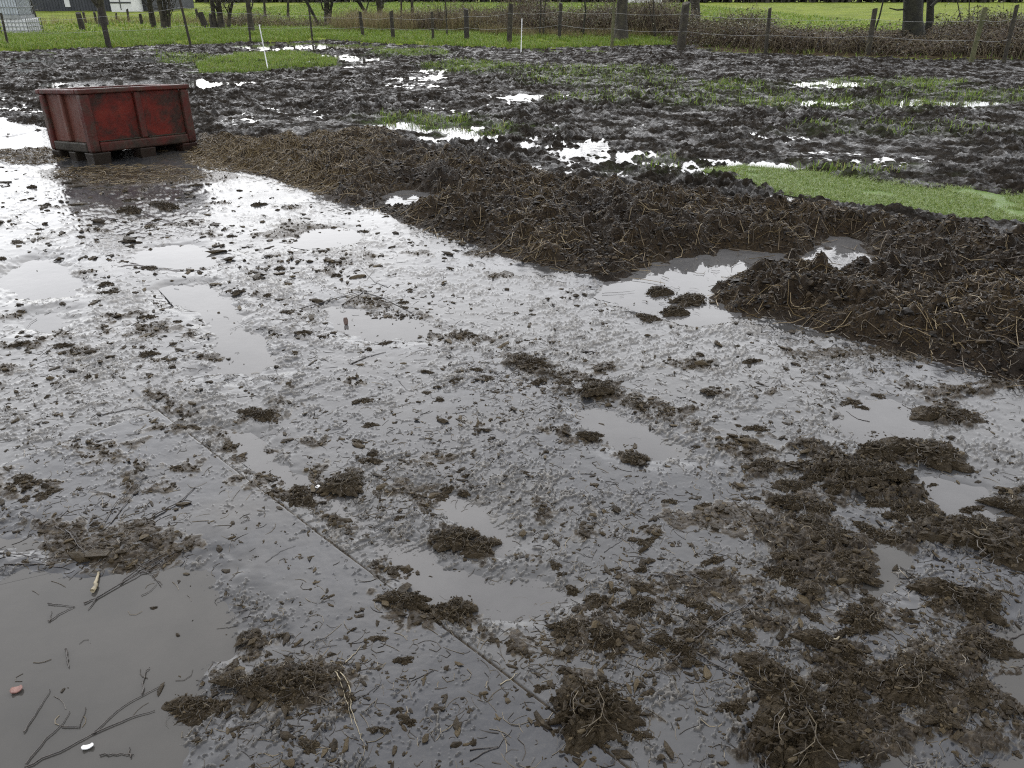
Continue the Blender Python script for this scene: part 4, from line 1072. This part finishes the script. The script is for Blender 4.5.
M_BARN = simple('dark_cladding', [(.3, (.030, .033, .040)), (.7, (.055, .058, .066))], 1.2, .7, .01, 10)
M_ROOF = simple('dull_roof', [(.3, (.09, .09, .09)), (.7, (.15, .15, .15))], 2, .8, .01, 10)
M_WWALL = simple('white_board', [(.3, (.55, .55, .54)), (.7, (.70, .70, .68))], 2, .6, .004)
M_DARK = simple('dark_glass', [(.3, (.02, .022, .025)), (.7, (.04, .042, .045))], 2, .2, .001)
def building(name, x0, x1, ybase, D, eave, ridge, lab, wallm, boards=0, ytop=None):
    _, by = at((x0 + x1) / 2, ybase, .15)
    pl, pr = at_depth(x0, ybase, by), at_depth(x1, ybase, by); W = pr.x - pl.x
    root = empty(name, ((pl.x + pr.x) / 2, by + D / 2, 0.1), label=lab, category='building' if name != 'garden_shed' else 'shed')
    V = [(-W / 2, -D / 2, 0), (W / 2, -D / 2, 0), (W / 2, D / 2, 0), (-W / 2, D / 2, 0), (-W / 2, -D / 2, eave), (W / 2, -D / 2, eave), (W / 2, D / 2, eave), (-W / 2, D / 2, eave), (-W / 2, 0, ridge), (W / 2, 0, ridge)]
    L = [0, 1, 5, 4, 2, 3, 7, 6, 1, 2, 6, 9, 5, 3, 0, 4, 8, 7]; T = [4, 4, 5, 5]
    link('wall', new_mesh('wall', V, L, T, [wallm]), root)
    a = Acc()
    for sg in (-1, 1):
        e = .35; y0, z0 = sg * (D / 2 + e), eave - e * (ridge - eave) / (D / 2) + .02; t = .12
        a.add([(-W / 2 - e, y0, z0), (W / 2 + e, y0, z0), (W / 2 + e, 0, ridge + .02), (-W / 2 - e, 0, ridge + .02), (-W / 2 - e, y0, z0 + t), (W / 2 + e, y0, z0 + t), (W / 2 + e, 0, ridge + .02 + t), (-W / 2 - e, 0, ridge + .02 + t)],
              [0, 1, 2, 3, 7, 6, 5, 4, 0, 4, 5, 1, 1, 5, 6, 2, 3, 2, 6, 7, 0, 3, 7, 4], [4] * 6)
    link('roof', a.mesh('roof', [M_ROOF]), root)
    return root, W, by, D
bn, W, by, D = building('barn', 26, 150, 11.5, 9, 3.4, 5.6, 'low dark barn far behind the orchard', M_BARN)
a = Acc()
for i in range(42): a.box((-W / 2 + W * (i + .5) / 42, -D / 2 - .015, 1.7), (.035, .03, 3.3))
link('cladding_battens', a.mesh('cladding_battens', [M_BARN]), bn)
pa, pb = at_depth(66, 7, by), at_depth(71, 7, by)
a = Acc(); xw = (pa.x + pb.x) / 2 - bn.location.x; a.box((xw, -D / 2 - .05, pa.z + .9), (pb.x - pa.x, .08, 2.0)); link('door', a.mesh('door', [M_WWALL]), bn)
sh, W, by, D = building('garden_shed', 112, 133, 12.2, 1.8, 2.0, 2.35, 'white shed with a dark band standing before the barn', M_WWALL)
pa = at_depth(120, 2.6, by)
a = Acc(); a.box((0, -D / 2 - .01, pa.z - .1), (W * .98, .04, .10)); link('dark_band', a.mesh('dark_band', [M_DARK]), sh)
a = Acc(); a.box((-.05, -D / 2 - .012, .95), (.05, .04, 1.5)); link('corner_strip', a.mesh('corner_strip', [M_DARK]), sh)
hs, W, by, D = building('white_house', 628, 662, 3.2, 7, 2.6, 5.2, 'white house at the far end of the meadow', M_WWALL)
for i in (-1, 1):
    a = Acc(); a.box((i * W * .22, -D / 2 - .02, 1.6), (.9, .06, 1.0)); w_ = link('window', a.mesh('window', [M_DARK]), hs)
    a = Acc(); a.box((i * W * .22, -D / 2 - .05, 1.06), (1.1, .10, .06)); link('sill', a.mesh('sill', [M_WWALL]), w_)

# far wood along the end of the meadow: uncountable
def far_wood(x0, x1, Y, n, h, lab):
    m = leafy('far_wood_twigs', [(0, (.018, .017, .014)), (.5, (.040, .037, .030)), (1, (.065, .06, .048))], .9, .1)
    x = rng.uniform(x0, x1, n); y = Y + rng.uniform(0, 6, n) + .0004 * x * x
    hh = h * (.55 + .45 * rng.uniform(0, 1, n)) * (.8 + .3 * perlin(x, y, 9, 80))
    z0 = rng.uniform(0, 1, n) ** 1.3 * hh * .8
    a = Acc(); a.add(*blades(x, y, z0, hh * .45 + .5, rng.uniform(.15, .5, n), rng.uniform(.1, .8, n)))
    link('far_wood', a.mesh('far_wood', [m]), kind='stuff', label=lab, category='wood')
far_wood(-75, 85, 100, 12000, 5.5, 'dark bare wood along the far end of the meadow')

# ------------------------------------------------------------------ the red pallet box
def paint(name, stops, dirt, dirt_amt):
    m, nt, b = mat(name); k = N(nt)
    tc = nt.nodes.new('ShaderNodeTexCoord')
    c = k.ramp(k.noise(5, 6, .7, tc.outputs['Object']), stops)
    d = k.ramp(k.noise(3.2, 7, .75, tc.outputs['Object'], .6), [(dirt_amt, 0.), (dirt_amt + .14, .88)])
    c = k.mix(d, c, k.ramp(k.noise(30, 4, .7), dirt))
    low_ = nt.nodes.new('ShaderNodeSeparateXYZ'); nt.links.new(tc.outputs['Object'], low_.inputs[0])
    sp_ = k.math('ADD', k.math('MULTIPLY', low_.outputs['Z'], -2.4), k.math('ADD', k.noise(7, 5, .75, tc.outputs['Object']), .52)); c = k.mix(k.ramp(sp_, [(.45, 0.), (.75, .85)]), c, (.014, .010, .007))
    sc = k.ramp(k.noise(26, 5, .8, tc.outputs['Object'], 1.0), [(.66, 0.), (.74, .55)])
    c = k.mix(k.math('MULTIPLY', sc, .5), c, (.13, .05, .035)); b.inputs['Specular IOR Level'].default_value = .16
    k.put(b.inputs['Base Color'], c); k.put(b.inputs['Roughness'], k.ramp(k.noise(8, 4), [(.3, .28), (.7, .6)]))
    k.put(b.inputs['Normal'], k.bump(k.noise(50, 5, .7), .004, .7))
    return m
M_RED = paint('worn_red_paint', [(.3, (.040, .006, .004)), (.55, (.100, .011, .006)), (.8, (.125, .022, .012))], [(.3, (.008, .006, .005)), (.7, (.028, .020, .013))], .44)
M_REDF = paint('faded_lit_red_paint', [(.3, (.075, .028, .020)), (.7, (.11, .040, .029))], [(.3, (.06, .045, .035)), (.7, (.11, .08, .06))], .56)  # side walls: fading and the lighter lit face, both put into the colour
M_REDD = paint('dirty_red_frame', [(.3, (.045, .009, .007)), (.7, (.085, .018, .013))], [(.3, (.020, .016, .012)), (.7, (.055, .042, .030))], .45)
M_FOOT = paint('mud_caked_foot', [(.3, (.016, .012, .008)), (.7, (.034, .026, .018))], [(.3, (.014, .013, .009)), (.7, (.045, .040, .026))], .45)
M_INS = simple('box_inside', [(.3, (.03, .02, .015)), (.7, (.07, .04, .03))], 8, .6)
BX, BY = at(96, 167); YAW = math.radians(54); W, D, H = 1.25, .92, .77; FH = .135
bz = float(np.max(gz([BX, BX + .8, BX - .5], [BY, BY + .7, BY + .6])[0]))
box = empty('pallet_box', (BX, BY, .005), YAW, label='worn red pallet box standing on mud-smeared slabs', category='pallet box')
def bpart(name, boxes, m, w=.008, lab=None, parent=None):
    a = Acc()
    for c_, d_ in boxes: a.box(c_, d_)
    return bevel(link(name, a.mesh(name, [m]), parent or box, label=lab), w, 2)
box.rotation_euler = (math.radians(-3.6), math.radians(2.4), YAW)
P_ = .10; RD = .03
for (x, y) in ((0, 0), (W, 0), (0, D), (W, D)):
    cx_ = x + (P_ / 2 if x == 0 else -P_ / 2); cy_ = y + (P_ / 2 if y == 0 else -P_ / 2)
    bpart('corner_post', [((cx_, cy_, FH + (H - .05 - FH) / 2), (P_, P_, H - .05 - FH))], M_REDD, .02)
for side in range(4):
    along_x = side in (0, 1); Ls = (W if along_x else D) - 2 * P_; y0 = 0 if side in (0, 2) else (D if along_x else W)
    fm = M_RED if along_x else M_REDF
    def pos(u, dep, z):   # u along the wall from its middle, dep inward
        v = y0 + dep if side in (0, 2) else y0 - dep
        return (W / 2 + u, v, z) if along_x else (v, D / 2 + u, z)
    def dim(lu, ld, lz): return (lu, ld, lz) if along_x else (ld, lu, lz)
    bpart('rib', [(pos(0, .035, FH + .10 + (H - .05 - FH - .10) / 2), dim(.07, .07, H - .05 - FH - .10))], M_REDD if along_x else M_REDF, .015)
    bpart('base_rail', [(pos(0, .045, FH + .05), dim(Ls - .002, .09, .10))], M_REDD if along_x else M_FOOT, .015)
    for sg in (-1, 1):
        pw = Ls / 2 - .035
        u = sg * (.035 + pw / 2)
        pn = bpart('panel', [(pos(u, .055, FH + .10 + (H - .05 - FH - .10) / 2), dim(pw - .002, .025, H - .05 - FH - .10))], fm, .004)
        if along_x:
            bpart('ledge', [(pos(u, .028, FH + .108), dim(pw - .03, .03, .014))], M_FOOT, .005, None, pn)
# rim of four mitred bars
rw = .085; zt = H - .025
bpart('rim', [((W / 2, rw / 2 - .015, zt), (W + .03, rw, .05)), ((W / 2, D - rw / 2 + .015, zt), (W + .03, rw, .05)),
              ((rw / 2 - .015, D / 2, zt), (rw, D + .03 - 2 * rw - .002, .05)), ((W - rw / 2 + .015, D / 2, zt), (rw, D + .03 - 2 * rw - .002, .05))], M_REDD, .012)
bpart('floor', [((W / 2, D / 2, FH + .03), (W - .22, D - .22, .03))], M_INS, .004)
for i, x in enumerate((.098, W / 2, W - .098)):
    for j, y in enumerate((.093, D / 2, D - .093)):
        if i == 1 and j == 1: continue
        wx_ = .20 if i != 1 else .19; wy_ = .19 if j != 1 else .15
        V = []
        for zz, g in ((-.03, .86), (FH - .002, 1.0)):
            V += [(x - wx_ / 2 * g, y - wy_ / 2 * g, zz), (x + wx_ / 2 * g, y - wy_ / 2 * g, zz), (x + wx_ / 2 * g, y + wy_ / 2 * g, zz), (x - wx_ / 2 * g, y + wy_ / 2 * g, zz)]
        bevel(link('foot', new_mesh('foot', V, [0, 3, 2, 1, 4, 5, 6, 7, 0, 1, 5, 4, 1, 2, 6, 5, 2, 3, 7, 6, 3, 0, 4, 7], [4] * 6, [M_FOOT if (i == 0) else M_REDD]), box), .012)

# ------------------------------------------------------------------ sky, sun, camera
w = bpy.data.worlds.new('World'); scene.world = w; w.use_nodes = True
nt = w.node_tree; bg = nt.nodes['Background']
SUN_EL, SUN_AZ = math.radians(42), math.radians(-14)
sky = nt.nodes.new('ShaderNodeTexSky'); sky.sky_type = 'NISHITA'; sky.sun_disc = False
sky.sun_elevation = SUN_EL; sky.sun_rotation = SUN_AZ; sky.air_density = 1.0; sky.dust_density = 1.0; sky.ozone_density = 1.0
hsv = nt.nodes.new('ShaderNodeHueSaturation'); hsv.inputs['Saturation'].default_value = .22
nt.links.new(sky.outputs[0], hsv.inputs['Color'])
tcw = nt.nodes.new('ShaderNodeTexCoord'); no = nt.nodes.new('ShaderNodeTexNoise'); no.inputs['Scale'].default_value = 2.6; no.inputs['Detail'].default_value = 6
nt.links.new(tcw.outputs['Generated'], no.inputs['Vector'])
rp = nt.nodes.new('ShaderNodeValToRGB'); rp.color_ramp.elements[0].position = .3; rp.color_ramp.elements[0].color = (.80, .81, .84, 1)
rp.color_ramp.elements[1].position = .7; rp.color_ramp.elements[1].color = (1.15, 1.15, 1.15, 1)
nt.links.new(no.outputs['Fac'], rp.inputs['Fac'])
mx = nt.nodes.new('ShaderNodeMix'); mx.data_type = 'RGBA'; mx.blend_type = 'MULTIPLY'; mx.inputs[0].default_value = 1
veil = nt.nodes.new('ShaderNodeMix'); veil.data_type = 'RGBA'; veil.inputs[0].default_value = .72
sx = nt.nodes.new('ShaderNodeSeparateXYZ'); nt.links.new(nt.nodes.new('ShaderNodeTexCoord').outputs['Generated'], sx.inputs[0])
el = nt.nodes.new('ShaderNodeValToRGB'); el.color_ramp.elements[0].position = .06; el.color_ramp.elements[0].color = (2.5, 2.5, 2.54, 1)
el.color_ramp.elements[1].position = .95; el.color_ramp.elements[1].color = (2.1, 2.15, 2.3, 1)
e_ = el.color_ramp.elements.new(.30); e_.color = (3.25, 3.27, 3.35, 1)
e_ = el.color_ramp.elements.new(.62); e_.color = (2.5, 2.53, 2.65, 1)
nt.links.new(sx.outputs['Z'], el.inputs['Fac']); nt.links.new(el.outputs[0], veil.inputs[7])
nt.links.new(hsv.outputs[0], veil.inputs[6]); nt.links.new(veil.outputs[2], mx.inputs[6]); nt.links.new(rp.outputs[0], mx.inputs[7]); nt.links.new(mx.outputs[2], bg.inputs['Color'])
bg.inputs['Strength'].default_value = .12
sl = bpy.data.lights.new('sun', 'SUN'); sl.energy = .5; sl.angle = math.radians(100); sl.color = (1, .98, .95)
so = bpy.data.objects.new('sun', sl); COL.objects.link(so)
sd = Vector((math.sin(SUN_AZ) * math.cos(SUN_EL), math.cos(SUN_AZ) * math.cos(SUN_EL), math.sin(SUN_EL)))
so.rotation_euler = (-sd).to_track_quat('-Z', 'Y').to_euler(); so.location = (0, 0, 20)
cam = bpy.data.cameras.new('camera'); cam.sensor_width = 36; cam.lens = 36 * F_PX / 1024; cam.clip_end = 3000; cam.clip_start = .02
co = bpy.data.objects.new('camera', cam); COL.objects.link(co); co.location = (0, 0, CAM_H); co.rotation_euler = (math.pi / 2 - TH, 0, 0)
scene.camera = co
vs = scene.view_settings; vs.view_transform = 'Standard'; vs.look = 'None'; vs.exposure = 2.0; vs.gamma = 1; vs.use_curve_mapping = False
scene.cycles.max_bounces = 5; scene.cycles.diffuse_bounces = 2; scene.cycles.glossy_bounces = 3; scene.cycles.transmission_bounces = 2
scene.cycles.use_denoising = False; scene.cycles.filter_width = 1.15; scene.cycles.sample_clamp_indirect = 6
